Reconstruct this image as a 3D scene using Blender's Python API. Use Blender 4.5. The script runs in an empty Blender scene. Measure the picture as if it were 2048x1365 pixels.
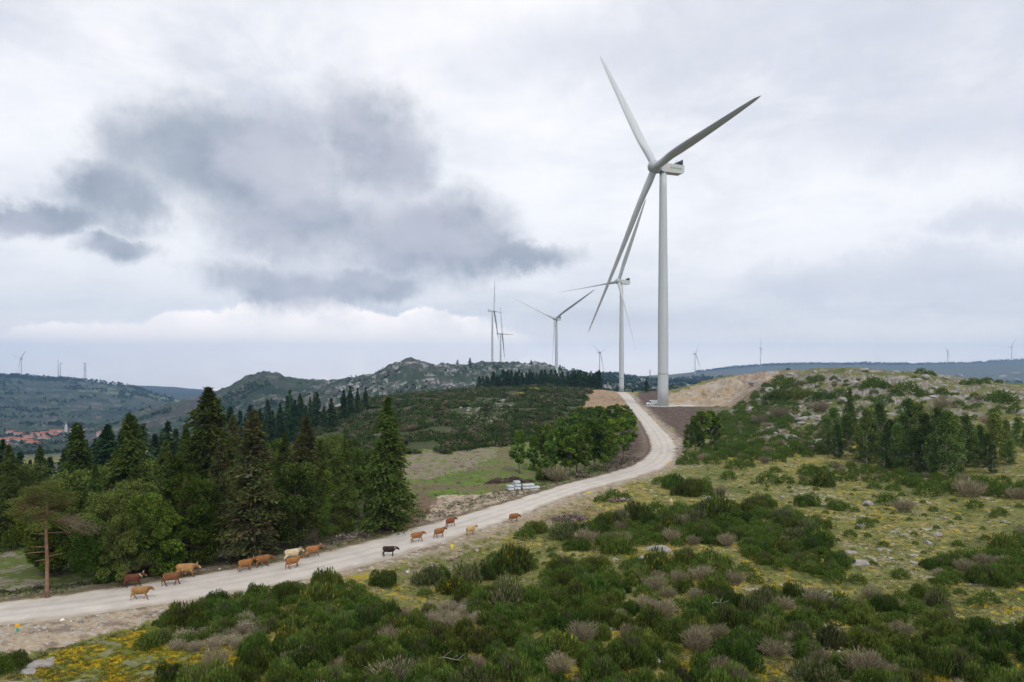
import bpy, bmesh, math, random
import numpy as np
from mathutils import Vector, Matrix
R = math.radians
scene = bpy.context.scene
C = scene.collection
random.seed(7)
# ------------------------------------------------------------------ camera
F, HX, HY, CZ = 1365.0, 1024.0, 740.0, 22.0        # focal length in photo pixels, horizon, camera height
cd = bpy.data.cameras.new('camera'); cam = bpy.data.objects.new('camera', cd); C.objects.link(cam)
cam.location = (0, 0, CZ); cam.rotation_euler = (R(90), 0, 0)
cd.sensor_width = 36; cd.lens = 36*F/2048; cd.shift_y = (HY-682.5)/2048
cd.clip_start = 0.5; cd.clip_end = 40000
scene.camera = cam
# ------------------------------------------------------------------ view, sky, sun
scene.view_settings.view_transform = 'Standard'; scene.view_settings.look = 'None'
scene.view_settings.exposure = 0.13; scene.view_settings.gamma = 1
SUN_EL, SUN_AZ = R(47), R(158)                      # azimuth clockwise from +Y (behind, to the right)
class NT:                                            # small helper to write node maths
    def __init__(s, tree): s.t = tree; s.n = tree.nodes; s.l = tree.links
    def node(s, typ, **kw):
        n = s.n.new(typ)
        for k, v in kw.items(): setattr(n, k, v)
        return n
    def put(s, sock, v):
        if hasattr(v, 'is_output') or isinstance(v, bpy.types.NodeSocket): s.l.new(v, sock)
        else: sock.default_value = v
    def m(s, op, a, b=None, c=None, clamp=False):
        n = s.node('ShaderNodeMath', operation=op, use_clamp=clamp); s.put(n.inputs[0], a)
        if b is not None: s.put(n.inputs[1], b)
        if c is not None: s.put(n.inputs[2], c)
        return n.outputs[0]
    def v(s, op, a, b=None):
        n = s.node('ShaderNodeVectorMath', operation=op); s.put(n.inputs[0], a)
        if b is not None: s.put(n.inputs[1], b)
        return n.outputs['Value'] if op in ('LENGTH', 'DOT_PRODUCT') else n.outputs[0]
    def xyz(s, a, b, c):
        n = s.node('ShaderNodeCombineXYZ'); s.put(n.inputs[0], a); s.put(n.inputs[1], b); s.put(n.inputs[2], c); return n.outputs[0]
    def noise(s, vec, scale, detail=4, rough=.55, dist=0, color=False):
        n = s.node('ShaderNodeTexNoise'); s.put(n.inputs['Vector'], vec)
        n.inputs['Scale'].default_value = scale; n.inputs['Detail'].default_value = detail
        n.inputs['Roughness'].default_value = rough; n.inputs['Distortion'].default_value = dist
        return n.outputs['Color' if color else 'Fac']
    def rng(s, v, a, b, c=0., d=1., smooth=True):
        n = s.node('ShaderNodeMapRange', interpolation_type='SMOOTHSTEP' if smooth else 'LINEAR')
        s.put(n.inputs['Value'], v); s.put(n.inputs['From Min'], a); s.put(n.inputs['From Max'], b)
        s.put(n.inputs['To Min'], c); s.put(n.inputs['To Max'], d); return n.outputs['Result']
    def mix(s, f, a, b, mode='MIX'):
        n = s.node('ShaderNodeMix', data_type='RGBA', blend_type=mode); s.put(n.inputs[0], f)
        for i, x in ((6, a), (7, b)):
            if isinstance(x, (tuple, list)): x = tuple(x)+(1,)*(4-len(x))
            s.put(n.inputs[i], x)
        return n.outputs[2]
world = bpy.data.worlds.new('World'); scene.world = world; world.cycles.sampling_method = 'MANUAL'; world.cycles.sample_map_resolution = 512; world.use_nodes = True
w = NT(world.node_tree); w.n.clear()
tc = w.node('ShaderNodeTexCoord').outputs['Generated']
sx = w.node('ShaderNodeSeparateXYZ'); w.l.new(tc, sx.inputs[0])
dx, dy, dz = sx.outputs
az = w.m('ARCTAN2', dx, dy); el = w.m('ARCSINE', dz)
# high cloud deck: noise on a plane far overhead, so it crowds towards the horizon
zz = w.m('ADD', w.m('MAXIMUM', dz, 0.0), 0.16)
deck = w.xyz(w.m('DIVIDE', dx, zz), w.m('DIVIDE', dy, zz), 0.0)
n1 = w.noise(deck, 1.1, 6, .55, .3)
n2 = w.noise(w.v('ADD', deck, (7.3, 2.1, 4)), 2.6, 7, .6, .4)
high = w.m('ADD', w.m('MULTIPLY', n1, .6), w.m('MULTIPLY', n2, .4))
colA = w.mix(w.rng(high, .38, .57), (0.665, 0.695, 0.765), (0.93, 0.93, 0.945))
def azel(px, py):
    u, v_ = (px-HX)/F, (HY-py)/F
    a = math.atan(u); return a, math.atan(v_*math.cos(a))
ang = w.xyz(az, el, 0.0)
# brighter break in the deck behind the turbines
def blob(vec, px, py, rx, ry):
    a, e = azel(px, py)
    d = w.v('LENGTH', w.v('MULTIPLY', w.v('SUBTRACT', vec, (a, e, 0)), (F/rx, F/ry, 0)))
    return w.m('SUBTRACT', 1.0, d)
def blobs(vec, lst):
    o = None
    for b in lst:
        x = w.m('MAXIMUM', blob(vec, *b), 0.0)
        o = x if o is None else w.m('SMOOTH_MAX', o, x, 0.12)
    return o
wn = w.noise(tc, 3.2, 5, .55, color=True)
wn2 = w.noise(tc, 13.0, 7, .66, color=True)
warp = w.v('ADD', ang, w.v('MULTIPLY', w.v('SUBTRACT', wn, (.5, .5, .5)), (.16, .09, 0)))
warp2 = w.v('ADD', warp, w.v('MULTIPLY', w.v('SUBTRACT', wn2, (.5, .5, .5)), (.11, .075, 0)))
bright = blobs(warp, [(1500, 470, 800, 230), (1080, 330, 300, 260), (250, 590, 500, 120), (80, 250, 250, 150), (560, 660, 420, 60)])
colA = w.mix(w.rng(bright, 0, .7, 0, .62), colA, (0.97, 0.97, 0.99))
grey = blobs(warp2, [(1950, 240, 500, 110), (1450, 90, 700, 110), (1980, 450, 130, 40), (1680, 560, 230, 60), (1250, 650, 380, 70), (1880, 540, 200, 60)])
colA = w.mix(w.rng(grey, 0, .8, 0, .55), colA, (0.55, 0.585, 0.69))
# cumulus bank low over the horizon
cn = w.noise(w.v('MULTIPLY', tc, (1, 1, 1.5)), 9.5, 6, .55)
top = blobs(w.v('ADD', ang, w.v('MULTIPLY', w.v('SUBTRACT', wn2, (.5, .5, .5)), (.062, .062, 0))), [(380, 690, 95, 75), (590, 680, 190, 85), (240, 730, 330, 75), (820, 700, 260, 80), (30, 730, 200, 60)])
colA = w.mix(w.rng(el, .05, .19, .5, 0), colA, (0.76, 0.785, 0.85)); colA = w.mix(w.rng(el, .005, .085, .92, 0), colA, (1.62, 1.50, 1.40))
colA = w.mix(w.m('MULTIPLY', w.rng(top, .03, .13), w.rng(cn, .3, .6, .40, .95)), colA, (1.36, 1.26, 1.20))
dark = blobs(warp2, [(390, 320, 190, 150), (540, 350, 260, 180), (720, 290, 180, 150), (620, 440, 290, 120), (850, 470, 260, 120), (600, 560, 230, 65),
                     (60, 440, 220, 42), (250, 410, 140, 90), (250, 515, 110, 36), (1050, 512, 150, 40), (960, 500, 160, 70), (720, 560, 160, 45)])
dn = w.m('ADD', dark, w.m('MULTIPLY', w.m('SUBTRACT', w.noise(tc, 8.5, 9, .68), .5), .55))
dfac = w.m('MULTIPLY', w.rng(dn, .0, .75), w.rng(w.noise(w.v('ADD', tc, (3, 1, 7)), 6.0, 6, .6), .3, .62, .80, 1.0))
core = w.mix(w.rng(w.noise(w.v('MULTIPLY', tc, (1, 1, 1.8)), 5.5, 6, .6), .36, .62), (0.285, 0.33, 0.40), (0.475, 0.485, 0.56))
colB = w.mix(w.m('MULTIPLY', dfac, .93), colA, core)
sky = w.node('ShaderNodeTexSky', sky_type='NISHITA', sun_disc=False, sun_elevation=SUN_EL, sun_rotation=SUN_AZ)
bgc = w.node('ShaderNodeBackground'); w.l.new(colB, bgc.inputs[0]); bgc.inputs[1].default_value = 1.06
bgs = w.node('ShaderNodeBackground'); w.l.new(sky.outputs[0], bgs.inputs[0]); bgs.inputs[1].default_value = 0.08
mx = w.node('ShaderNodeMixShader'); mx.inputs[0].default_value = 0.93       # almost complete cloud cover
w.l.new(bgs.outputs[0], mx.inputs[1]); w.l.new(bgc.outputs[0], mx.inputs[2])
wo = w.node('ShaderNodeOutputWorld'); w.l.new(mx.outputs[0], wo.inputs[0])
sl = bpy.data.lights.new('sun', 'SUN'); sl.energy = 1.5; sl.angle = R(10); sl.color = (1, .965, .91)
so = bpy.data.objects.new('sun', sl); C.objects.link(so)
sd = Vector((math.sin(SUN_AZ)*math.cos(SUN_EL), math.cos(SUN_AZ)*math.cos(SUN_EL), math.sin(SUN_EL)))
so.rotation_euler = sd.to_track_quat('Z', 'Y').to_euler(); so.location = (0, -50, 300)

# ------------------------------------------------------------------ numpy noise
_pr = np.random.RandomState(5); _perm = _pr.permutation(4096); _ga = _pr.rand(4096)*2*np.pi
_gx, _gy = np.cos(_ga), np.sin(_ga)
def perlin(x, y):
    xi = np.floor(x).astype(np.int64); yi = np.floor(y).astype(np.int64); xf = x-xi; yf = y-yi
    u = xf*xf*xf*(xf*(xf*6-15)+10); v = yf*yf*yf*(yf*(yf*6-15)+10)
    def g(i, j, a, b):
        h = _perm[(_perm[(xi+i) & 4095]+yi+j) & 4095]; return _gx[h]*a+_gy[h]*b
    n00 = g(0, 0, xf, yf); n10 = g(1, 0, xf-1, yf); n01 = g(0, 1, xf, yf-1); n11 = g(1, 1, xf-1, yf-1)
    return ((n00*(1-u)+n10*u)*(1-v)+(n01*(1-u)+n11*u)*v)*1.5
def fbm(x, y, wl, oc=4, g=.5, seed=0):
    s = 0; a = 1; t = 0
    for k in range(oc):
        s = s+a*perlin(x/wl+31.7*k+seed*7.13, y/wl+17.3*k-seed*3.7); t += a; a *= g; wl *= .5
    return s/t
def sstep(a, b, x):
    t = np.clip((x-a)/(b-a), 0, 1); return t*t*(3-2*t)
# ------------------------------------------------------------------ terrain heights
# each column: ground profile along one bearing from the camera; z = heights (m), p = height given as elevation angle row
PROF = {
 -900: dict(z=[(10,1),(60,-2),(100,-9),(200,-28),(400,-52),(1000,-100),(1600,-120),(2200,-80)], p=[(3200,744),(3800,752),(12000,762)]),
 -300: dict(z=[(10,1.5),(48,.8),(66,-.6),(80,-3),(100,-7),(200,-24),(400,-48),(1000,-100),(1600,-123)], p=[(2200,820),(2700,775),(3200,745),(3700,756),(12000,766)]),
 0: dict(z=[(10,1.5),(46,1.2),(54,.3),(66,-.2),(76,-1.6),(100,-5),(140,-10),(200,-19),(330,-35),(520,-54),(700,-72),(1000,-95),(1300,-110),(1600,-123)], p=[(2000,842),(2400,805),(2800,772),(3200,751),(3600,757),(5000,775),(12000,767)]),
 170: dict(z=[(10,1.5),(46,.8),(66,0),(76,-1.2),(100,-4),(140,-9),(200,-17),(330,-32),(520,-50),(700,-68),(1000,-92),(1300,-108),(1600,-120)], p=[(2000,850),(2400,815),(2800,785),(3200,760),(3600,768),(6500,772),(12000,769)]),
 260: dict(z=[(10,1.5),(46,.5),(66,0),(76,-.8),(100,-3.5),(140,-8),(200,-15),(330,-28),(520,-45),(700,-62),(1000,-84),(1300,-92)], p=[(1600,826),(2000,860),(2600,815),(3200,772),(3600,780),(6500,771),(12000,770)]),
 340: dict(z=[(10,1.5),(46,.5),(66,0),(78,-.6),(100,-3),(140,-7),(200,-13),(330,-23),(520,-38),(700,-55),(1000,-78),(1300,-80)], p=[(1600,808),(2000,848),(2700,820),(3200,797),(3600,806),(6500,775),(12000,771)]),
 440: dict(z=[(10,1.5),(46,.5),(66,0),(80,-.4),(100,-2),(140,-5),(200,-10),(330,-17),(520,-29),(700,-45),(1000,-66),(1300,-60)], p=[(1600,779),(2000,815),(3000,815),(6500,784),(12000,775)]),
 530: dict(z=[(10,1.5),(46,.4),(70,0),(84,-.2),(100,-1),(140,-3),(200,-7),(330,-12),(520,-22),(700,-36),(1000,-55)], p=[(1300,790),(1600,736),(2000,775),(3000,800),(12000,775)]),
 570: dict(z=[(10,1.5),(46,.4),(72,0),(86,-.2),(140,-2.4),(200,-6),(330,-10),(520,-20),(700,-33),(1000,-50)], p=[(1300,790),(1600,757),(2000,778),(3000,798),(12000,775)]),
 620: dict(z=[(10,1.5),(46,.4),(75,0),(90,-.1),(140,-1.5),(200,-4),(330,-6.5),(420,-8),(520,-16),(700,-28),(1000,-42)], p=[(1300,785),(1600,763),(2000,780),(3000,790),(12000,775)]),
 720: dict(z=[(10,1.5),(46,.4),(90,0),(140,-.6),(200,-2),(280,-2.5),(350,-.5),(420,1.2),(480,0),(700,-18),(1000,-28)], p=[(1300,760),(1550,752),(2000,775),(12000,770)]),
 780: dict(z=[(10,1.5),(46,.4),(90,0),(150,-.3),(182,0),(250,.8),(330,1.8),(440,3.6),(520,2),(700,-12),(1000,-16)], p=[(1300,734),(1600,742),(2200,770),(12000,770)]),
 822: dict(z=[(10,1.5),(46,.4),(90,0),(150,-.2),(185,.3),(250,1.6),(330,3),(450,5),(540,3),(700,-8),(1000,-12)], p=[(1300,705),(1600,728),(2200,765),(12000,770)]),
 850: dict(z=[(10,1.5),(46,.4),(93,0),(150,-.2),(190,.4),(255,2.4),(335,4),(465,6),(550,3.5),(700,-7),(1000,-10)], p=[(1340,724),(1600,733),(2200,765),(12000,770)]),
 880: dict(z=[(10,1.5),(46,.4),(95,0),(150,-.2),(195,.5),(260,3),(340,4.6),(480,6.5),(560,4),(700,-6),(1000,-8)], p=[(1380,729),(1600,735),(2200,765),(12000,770)]),
 950: dict(z=[(10,1.5),(46,.4),(100,0),(150,-.2),(200,.5),(260,4),(340,6),(500,8),(580,5),(700,-4),(1000,-8)], p=[(1400,730),(1750,727),(2200,760),(12000,770)]),
 1080: dict(z=[(10,1.5),(46,.4),(110,0),(150,0),(210,.6),(270,3.8),(350,6.2),(530,9.2),(600,6),(750,-4),(1000,-6),(1175,-4)], p=[(1600,729),(1900,728),(2300,750),(12000,765)]),
 1150: dict(z=[(10,1.5),(46,.4),(120,0),(150,0),(220,.6),(280,2.6),(350,5.2),(540,9),(600,6),(750,-6),(1000,-10)], p=[(1600,745),(2300,752),(12000,762)]),
 1210: dict(z=[(10,1.5),(46,.4),(120,0),(170,0),(240,.8),(300,2.5),(360,5),(420,7.8),(520,6.5),(600,3),(1000,-10)], p=[(1500,760),(2500,750),(3200,757),(12000,760)]),
 1260: dict(z=[(10,1.5),(46,.4),(130,0),(190,0),(240,1),(290,2.8),(335,4.5),(395,8),(430,8.2),(520,4),(700,-2),(1000,-12)], p=[(1500,775),(2500,752),(3000,758),(3800,754),(12000,758)]),
 1330: dict(z=[(10,1.5),(46,.4),(150,0),(190,.1),(240,1.4),(300,4.2),(320,4.45),(345,4.5),(400,8.2),(450,8.4),(600,0),(1000,-10)], p=[(2000,775),(2600,759),(3200,762),(3800,751),(6500,752),(12000,756)]),
 1400: dict(z=[(10,1.5),(46,.4),(150,0),(190,.6),(240,2.2),(300,4.3),(325,4.6),(348,5),(362,13.5),(390,15),(450,12),(600,2),(1000,-5)], p=[(2000,768),(2600,762),(3800,750),(6500,744),(12000,750)]),
 1460: dict(z=[(10,1.5),(46,.4),(140,0),(190,1.4),(240,3),(290,4.6),(320,6),(340,16),(352,18.5),(400,19),(480,14),(800,0)], p=[(2600,765),(4500,748),(6500,735),(12000,745)]),
 1530: dict(z=[(10,1.5),(46,.4),(140,.2),(180,1.6),(230,4.5),(270,8.5),(305,18.8),(322,21.6),(360,20),(480,12),(800,0)], p=[(2600,768),(4500,748),(6500,729),(12000,742)]),
 1620: dict(z=[(10,1.5),(46,.4),(130,.5),(165,1.4),(200,4.5),(240,11.5),(270,18),(300,21.8),(340,21),(480,8),(800,-10)], p=[(2600,770),(4500,748),(6500,727),(12000,742)]),
 1690: dict(z=[(10,1.5),(46,.4),(130,.7),(165,1.8),(200,6),(240,14.5),(265,20.5),(285,23.2),(320,22),(450,8),(800,-15)], p=[(2600,772),(4500,742),(6500,727),(12000,742)]),
 1850: dict(z=[(10,1.5),(46,.4),(120,.8),(150,2.2),(190,8),(225,14.5),(255,19.5),(272,20.9),(310,18),(450,0),(800,-25)], p=[(2600,774),(3600,757),(5000,736),(6500,728),(12000,740)]),
 1950: dict(z=[(10,1.5),(46,.5),(110,.8),(140,2.4),(180,8),(215,13.5),(245,17.4),(262,18.2),(300,14),(450,-4),(800,-30)], p=[(2600,776),(3600,758),(5000,732),(6200,726),(12000,740)]),
 2048: dict(z=[(10,1.5),(46,.6),(100,1),(135,3.2),(170,8),(205,13),(235,16),(252,16.4),(300,11),(450,-8),(800,-34)], p=[(2600,778),(3600,760),(5000,730),(6100,719),(12000,738)]),
 2300: dict(z=[(10,1.5),(46,.8),(100,1.5),(150,5),(200,10),(240,12),(300,6),(450,-12),(800,-40)], p=[(2600,780),(3600,760),(5000,728),(6100,716),(12000,738)]),
 3000: dict(z=[(10,1.5),(100,2),(200,8),(300,0),(800,-40)], p=[(3600,760),(6100,716),(12000,738)]),
}
GPX = np.arange(-900, 3001, 10.); GL = np.linspace(math.log(10), math.log(12500), 560)
cols = sorted(PROF)
tab = []
for c_ in cols:
    pts = list(PROF[c_]['z'])+[(y, CZ-(p-HY)*y/F) for y, p in PROF[c_]['p']]
    pts.sort(); tab.append(np.interp(GL, [math.log(p[0]) for p in pts], [p[1] for p in pts]))
tab = np.array(tab)
G = np.array([np.interp(GPX, cols, tab[:, j]) for j in range(len(GL))]).T      # [px, lny]
def gsm(A, s, ax):
    k = np.exp(-.5*(np.arange(-int(3*s), int(3*s)+1)/s)**2); k /= k.sum()
    P = np.pad(A, [(len(k)//2,)*2 if i == ax else (0, 0) for i in range(2)], mode='edge')
    return np.apply_along_axis(lambda v: np.convolve(v, k, 'valid'), ax, P)
G = gsm(gsm(G, 1.4, 1), 1.2, 0)
def polar(x, y):
    r = np.hypot(x, y); th = np.arctan2(x, y); tcl = np.clip(th, -.95, .98)
    px = HX+F*np.tan(tcl); ye = np.maximum(r*np.cos(tcl), 10.01)
    return np.clip(px, -900, 2999), ye
def H0(x, y):
    x = np.asarray(x, float); y = np.asarray(y, float)
    px, ye = polar(x, y)
    a = (px+900)/10; b = (np.log(np.minimum(ye, 12499))-GL[0])/(GL[1]-GL[0])
    i = np.clip(a.astype(int), 0, G.shape[0]-2); j = np.clip(b.astype(int), 0, G.shape[1]-2); a = a-i; b = b-j
    return (G[i, j]*(1-a)+G[i+1, j]*a)*(1-b)+(G[i, j+1]*(1-a)+G[i+1, j+1]*a)*b
_ys = np.exp(np.linspace(math.log(12), math.log(9000), 2600))
def hit(px, py, ymin=12, ymax=9000, h=None):
    h = h or H0
    ys = _ys[(_ys >= ymin) & (_ys <= ymax)]
    x = (px-HX)/F*ys; z = CZ-(py-HY)/F*ys; d = z-h(x, ys)
    k = np.argmax(d < 0) if (d < 0).any() else int(np.argmin(d))
    if k > 0 and d[k] < 0:
        t = d[k-1]/(d[k-1]-d[k]+1e-9); y = ys[k-1]+(ys[k]-ys[k-1])*t
    else: y = ys[k]
    return (px-HX)/F*y, y
# ------------------------------------------------------------------ road edges (far = left edge, near = right edge)
FARE = [(-420,1236),(-200,1222),(0,1210),(75,1205),(175,1186),(250,1179),(350,1157),(450,1140),(512,1131),(580,1117),(649,1100),(713,1078),(816,1054),(863,1046),(960,1022),(1039,998),(1074,985),(1166,959),(1239,941),(1280,925),(1303,902),(1299,880),(1286,853),(1259,815),(1245,797)]
NEARE = [(-420,1282),(-200,1266),(0,1250),(80,1242),(170,1230),(255,1219),(362,1200),(480,1188),(540,1176),(634,1158),(690,1147),(737,1138),(840,1117),(898,1087),(980,1056),(1060,1020),(1100,1006),(1180,977),(1270,956),(1327,938),(1353,915),(1355,894),(1342,872),(1295,827),(1268,799)]
def resamp(P, n):
    P = np.array(P, float); d = np.r_[0, np.cumsum(np.hypot(*np.diff(P, axis=0).T))]
    t = np.linspace(0, d[-1], n); return np.c_[np.interp(t, d, P[:, 0]), np.interp(t, d, P[:, 1])]
def smooth(P, k=3, it=3):
    P = P.copy()
    for _ in range(it): P[1:-1] = (P[:-2]+2*P[1:-1]+P[2:])/4
    return P
le = smooth(resamp([hit(*p) for p in FARE], 300), it=14); 
re_ = np.array([hit(*p) for p in NEARE])
re_ = smooth(resamp(re_, 300), it=14)
# pair edge points by nearest and build centre line
cl = []
for k in range(300):
    j = np.argmin(np.hypot(re_[:, 0]-le[k, 0], re_[:, 1]-le[k, 1])); cl.append((le[k]+re_[j])/2)
cl = smooth(resamp(cl, 260), it=20)
# beyond the crest the road runs on out of sight
d_ = cl[-1]-cl[-6]; d_ /= np.hypot(*d_)
cl = np.vstack([cl, [cl[-1]+d_*t for t in np.arange(4, 60, 4)]])
tg = np.gradient(cl, axis=0); tg /= np.hypot(tg[:, 0], tg[:, 1])[:, None]; nr = np.c_[tg[:, 1], -tg[:, 0]]
hw = np.array([min(np.min(np.hypot(*(le-c).T)), 6) for c in cl])
hw2 = np.array([min(np.min(np.hypot(*(re_-c).T)), 6) for c in cl]); hw = np.clip((hw+hw2)/2, 2.9, 4.2)
hw[-16:] = 3.2; hw = np.convolve(np.pad(hw, 10, mode='edge'), np.ones(21)/21, 'valid')
roadz = H0(cl[:, 0], cl[:, 1]); roadz = np.convolve(np.pad(roadz, 4, mode='edge'), np.ones(9)/9, 'valid')
def road_dist(x, y):                                # signed side distance to the centre line, minus half width; and road height
    x = np.asarray(x, float).ravel(); y = np.asarray(y, float).ravel()
    D = np.full(len(x), 1e9); S = np.zeros(len(x)); Z = np.zeros(len(x)); 
    idx = np.where((y > 30) & (y < 520) & (x > -130) & (x < 140))[0]
    for s in range(0, len(idx), 20000):
        q = idx[s:s+20000]
        dx_ = x[q][:, None]-cl[None, :, 0]; dy_ = y[q][:, None]-cl[None, :, 1]
        d2 = dx_*dx_+dy_*dy_; k = np.argmin(d2, 1); ii = np.arange(len(q))
        lat = dx_[ii, k]*nr[k, 0]+dy_[ii, k]*nr[k, 1]
        D[q] = np.sqrt(d2[ii, k])-hw[k]; S[q] = np.sign(lat); Z[q] = roadz[k]
    return D, S, Z
def blend_road(x, y, h, cut=0.0):
    sh = h.shape; D, S, Z = road_dist(x, y); D = D.reshape(sh); Z = Z.reshape(sh); S = S.reshape(sh)
    t = sstep(6.0, 0.3, D); h = h*(1-t)+Z*t
    return h-cut*sstep(0.5, -.5, D)
PAD = (74.0, 330.0)
def Hn(x, y):                                        # natural relief without the road
    x = np.asarray(x, float); y = np.asarray(y, float); h = H0(x, y)
    px, ye = polar(x, y)
    far = sstep(650, 1400, ye); near = 1-sstep(300, 700, ye)
    h = h+far*(fbm(x, y, 420, 5, .55, 1)*16*sstep(900, 2500, ye)+fbm(x, y, 130, 5, .6, 2)*7)
    rid = sstep(700, 1100, ye)*(1-sstep(2000, 2600, ye))
    h = h+rid*(np.abs(fbm(x, y, 80, 5, .65, 3))*22-4+fbm(x, y, 24, 4, .65, 35)*4.5)
    hill = sstep(160, 215, ye)*(1-sstep(380, 480, ye))*sstep(1450, 1560, px)
    h = h+hill*((.5-np.abs(fbm(x, y, 15, 5, .6, 4)))*4.2-1.4+fbm(x, y, 5, 4, .6, 9)*.9)
    cut = sstep(1345, 1395, px)*(1-sstep(1540, 1600, px))*sstep(318, 335, ye)*(1-sstep(380, 430, ye))
    h = h+cut*(np.abs(fbm(x, y*.5, 7, 5, .65, 5))*4.5-1+fbm(x, y, 2.2, 3, .6, 55)*.8)
    pad = sstep(24, 16, np.hypot(x-PAD[0], y-PAD[1]))
    sc = sstep(200, 260, ye)*(1-sstep(560, 700, ye))*(1-sstep(1180, 1260, px))
    h = h+(1-pad)*near*(fbm(x, y, 16, 4, .5, 6)*.55+fbm(x, y, 3.1, 3, .5, 7)*.14*(1-hill))+sc*fbm(x, y, 40, 4, .5, 8)*2.2
    return h*(1-pad)+4.45*pad if np.ndim(h) else float(h*(1-pad)+4.45*pad)
def Hf(x, y):
    x = np.atleast_1d(np.asarray(x, float)); y = np.atleast_1d(np.asarray(y, float))
    return blend_road(x, y, Hn(x, y))
def hz(x, y): return float(Hf(x, y)[0])

# ------------------------------------------------------------------ object helpers
def mesh_np(name, V, Fc, col=None, smooth_=False, mats=None, mi=None):
    V = np.asarray(V, np.float32); me = bpy.data.meshes.new(name)
    Fc = np.asarray(Fc, np.int32); k = Fc.shape[1]
    me.vertices.add(len(V)); me.vertices.foreach_set('co', V.ravel())
    me.loops.add(Fc.size); me.loops.foreach_set('vertex_index', Fc.ravel())
    me.polygons.add(len(Fc)); me.polygons.foreach_set('loop_start', np.arange(0, Fc.size, k, dtype=np.int32))
    try: me.polygons.foreach_set('loop_total', np.full(len(Fc), k, np.int32))
    except Exception: pass
    if smooth_: me.polygons.foreach_set('use_smooth', np.ones(len(Fc), bool))
    if col is not None:
        a = me.attributes.new('Col', 'FLOAT_COLOR', 'POINT')
        a.data.foreach_set('color', np.c_[col, np.ones(len(col))].astype(np.float32).ravel())
    for m_ in (mats or []): me.materials.append(m_)
    if mi is not None: me.polygons.foreach_set('material_index', np.asarray(mi, np.int32))
    me.update(calc_edges=True); return me
def link(name, me, parent=None, loc=None):
    o = bpy.data.objects.new(name, me); C.objects.link(o)
    if parent is not None: o.parent = parent
    if loc is not None: o.location = loc
    return o
def tag(o, label=None, cat=None, group=None, kind=None):
    if label: o['label'] = label
    if cat: o['category'] = cat
    if group: o['group'] = group
    if kind: o['kind'] = kind
    return o
def empty(name, loc, rz=0):
    o = link(name, None, None, loc); o.rotation_euler = (0, 0, rz); o.empty_display_size = .5; return o
def copy_tree(o, parent=None):
    c = o.copy(); C.objects.link(c); c.parent = parent
    for ch in list(o.children): copy_tree(ch, c)
    return c
class MB:
    def __init__(s): s.v = []; s.f = []; s.c = []
    def add(s, V, Fc, col=(.5, .5, .5)):
        o = len(s.v); s.v += [tuple(p) for p in V]; s.f += [tuple(i+o for i in f) for f in Fc]; s.c += [col]*len(V)
    def box(s, c, d, rz=0, col=(.5,)*3):
        m = Matrix.Rotation(rz, 3, 'Z'); V = []
        for k in (-1, 1):
            for j in (-1, 1):
                for i in (-1, 1): V.append(Vector(c)+m @ Vector((i*d[0]/2, j*d[1]/2, k*d[2]/2)))
        s.add(V, [(0, 2, 3, 1), (4, 5, 7, 6), (0, 1, 5, 4), (2, 6, 7, 3), (0, 4, 6, 2), (1, 3, 7, 5)], col)
    def tube(s, pts, rad, n=8, col=(.5,)*3, cap=True, sq=1.0):
        pts = [Vector(p) for p in pts]; V = []; Fc = []
        for i, p in enumerate(pts):
            d = (pts[min(i+1, len(pts)-1)]-pts[max(i-1, 0)]).normalized()
            up = Vector((0, 0, 1)) if abs(d.z) < .95 else Vector((1, 0, 0))
            a = d.cross(up).normalized(); b = a.cross(d).normalized()
            r = rad[i] if isinstance(rad, (list, tuple)) else rad
            ra, rb = (r if isinstance(r, tuple) else (r, r*sq))
            for k in range(n):
                t = 2*math.pi*k/n; V.append(p+a*ra*math.cos(t)+b*rb*math.sin(t))
        for i in range(len(pts)-1):
            for k in range(n): Fc.append((i*n+k, i*n+(k+1) % n, (i+1)*n+(k+1) % n, (i+1)*n+k))
        if cap: Fc.append(tuple(range(n))[::-1]); Fc.append(tuple((len(pts)-1)*n+k for k in range(n)))
        s.add(V, Fc, col)
    def prism(s, poly, y0, y1, col=(.5,)*3):          # profile in xz extruded along y
        n = len(poly); V = [(x, y0, z) for x, z in poly]+[(x, y1, z) for x, z in poly]
        s.add(V, [tuple(range(n)), tuple(range(2*n-1, n-1, -1))]+[(i, i+n, (i+1) % n+n, (i+1) % n) for i in range(n)], col)
    def mesh(s, name, mat, smooth_=False, col=False):
        me = bpy.data.meshes.new(name); me.from_pydata(s.v, [], s.f)
        if col:
            a = me.attributes.new('Col', 'FLOAT_COLOR', 'POINT')
            a.data.foreach_set('color', np.c_[np.array(s.c), np.ones(len(s.v))].astype(np.float32).ravel())
        if smooth_: me.polygons.foreach_set('use_smooth', [True]*len(me.polygons))
        bm = bmesh.new(); bm.from_mesh(me); bmesh.ops.recalc_face_normals(bm, faces=bm.faces); bm.to_mesh(me); bm.free()
        me.materials.append(mat); return me
    def build(s, name, mat, parent=None, smooth_=False, col=False, loc=None):
        return link(name, s.mesh(name, mat, smooth_, col), parent, loc)
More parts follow.
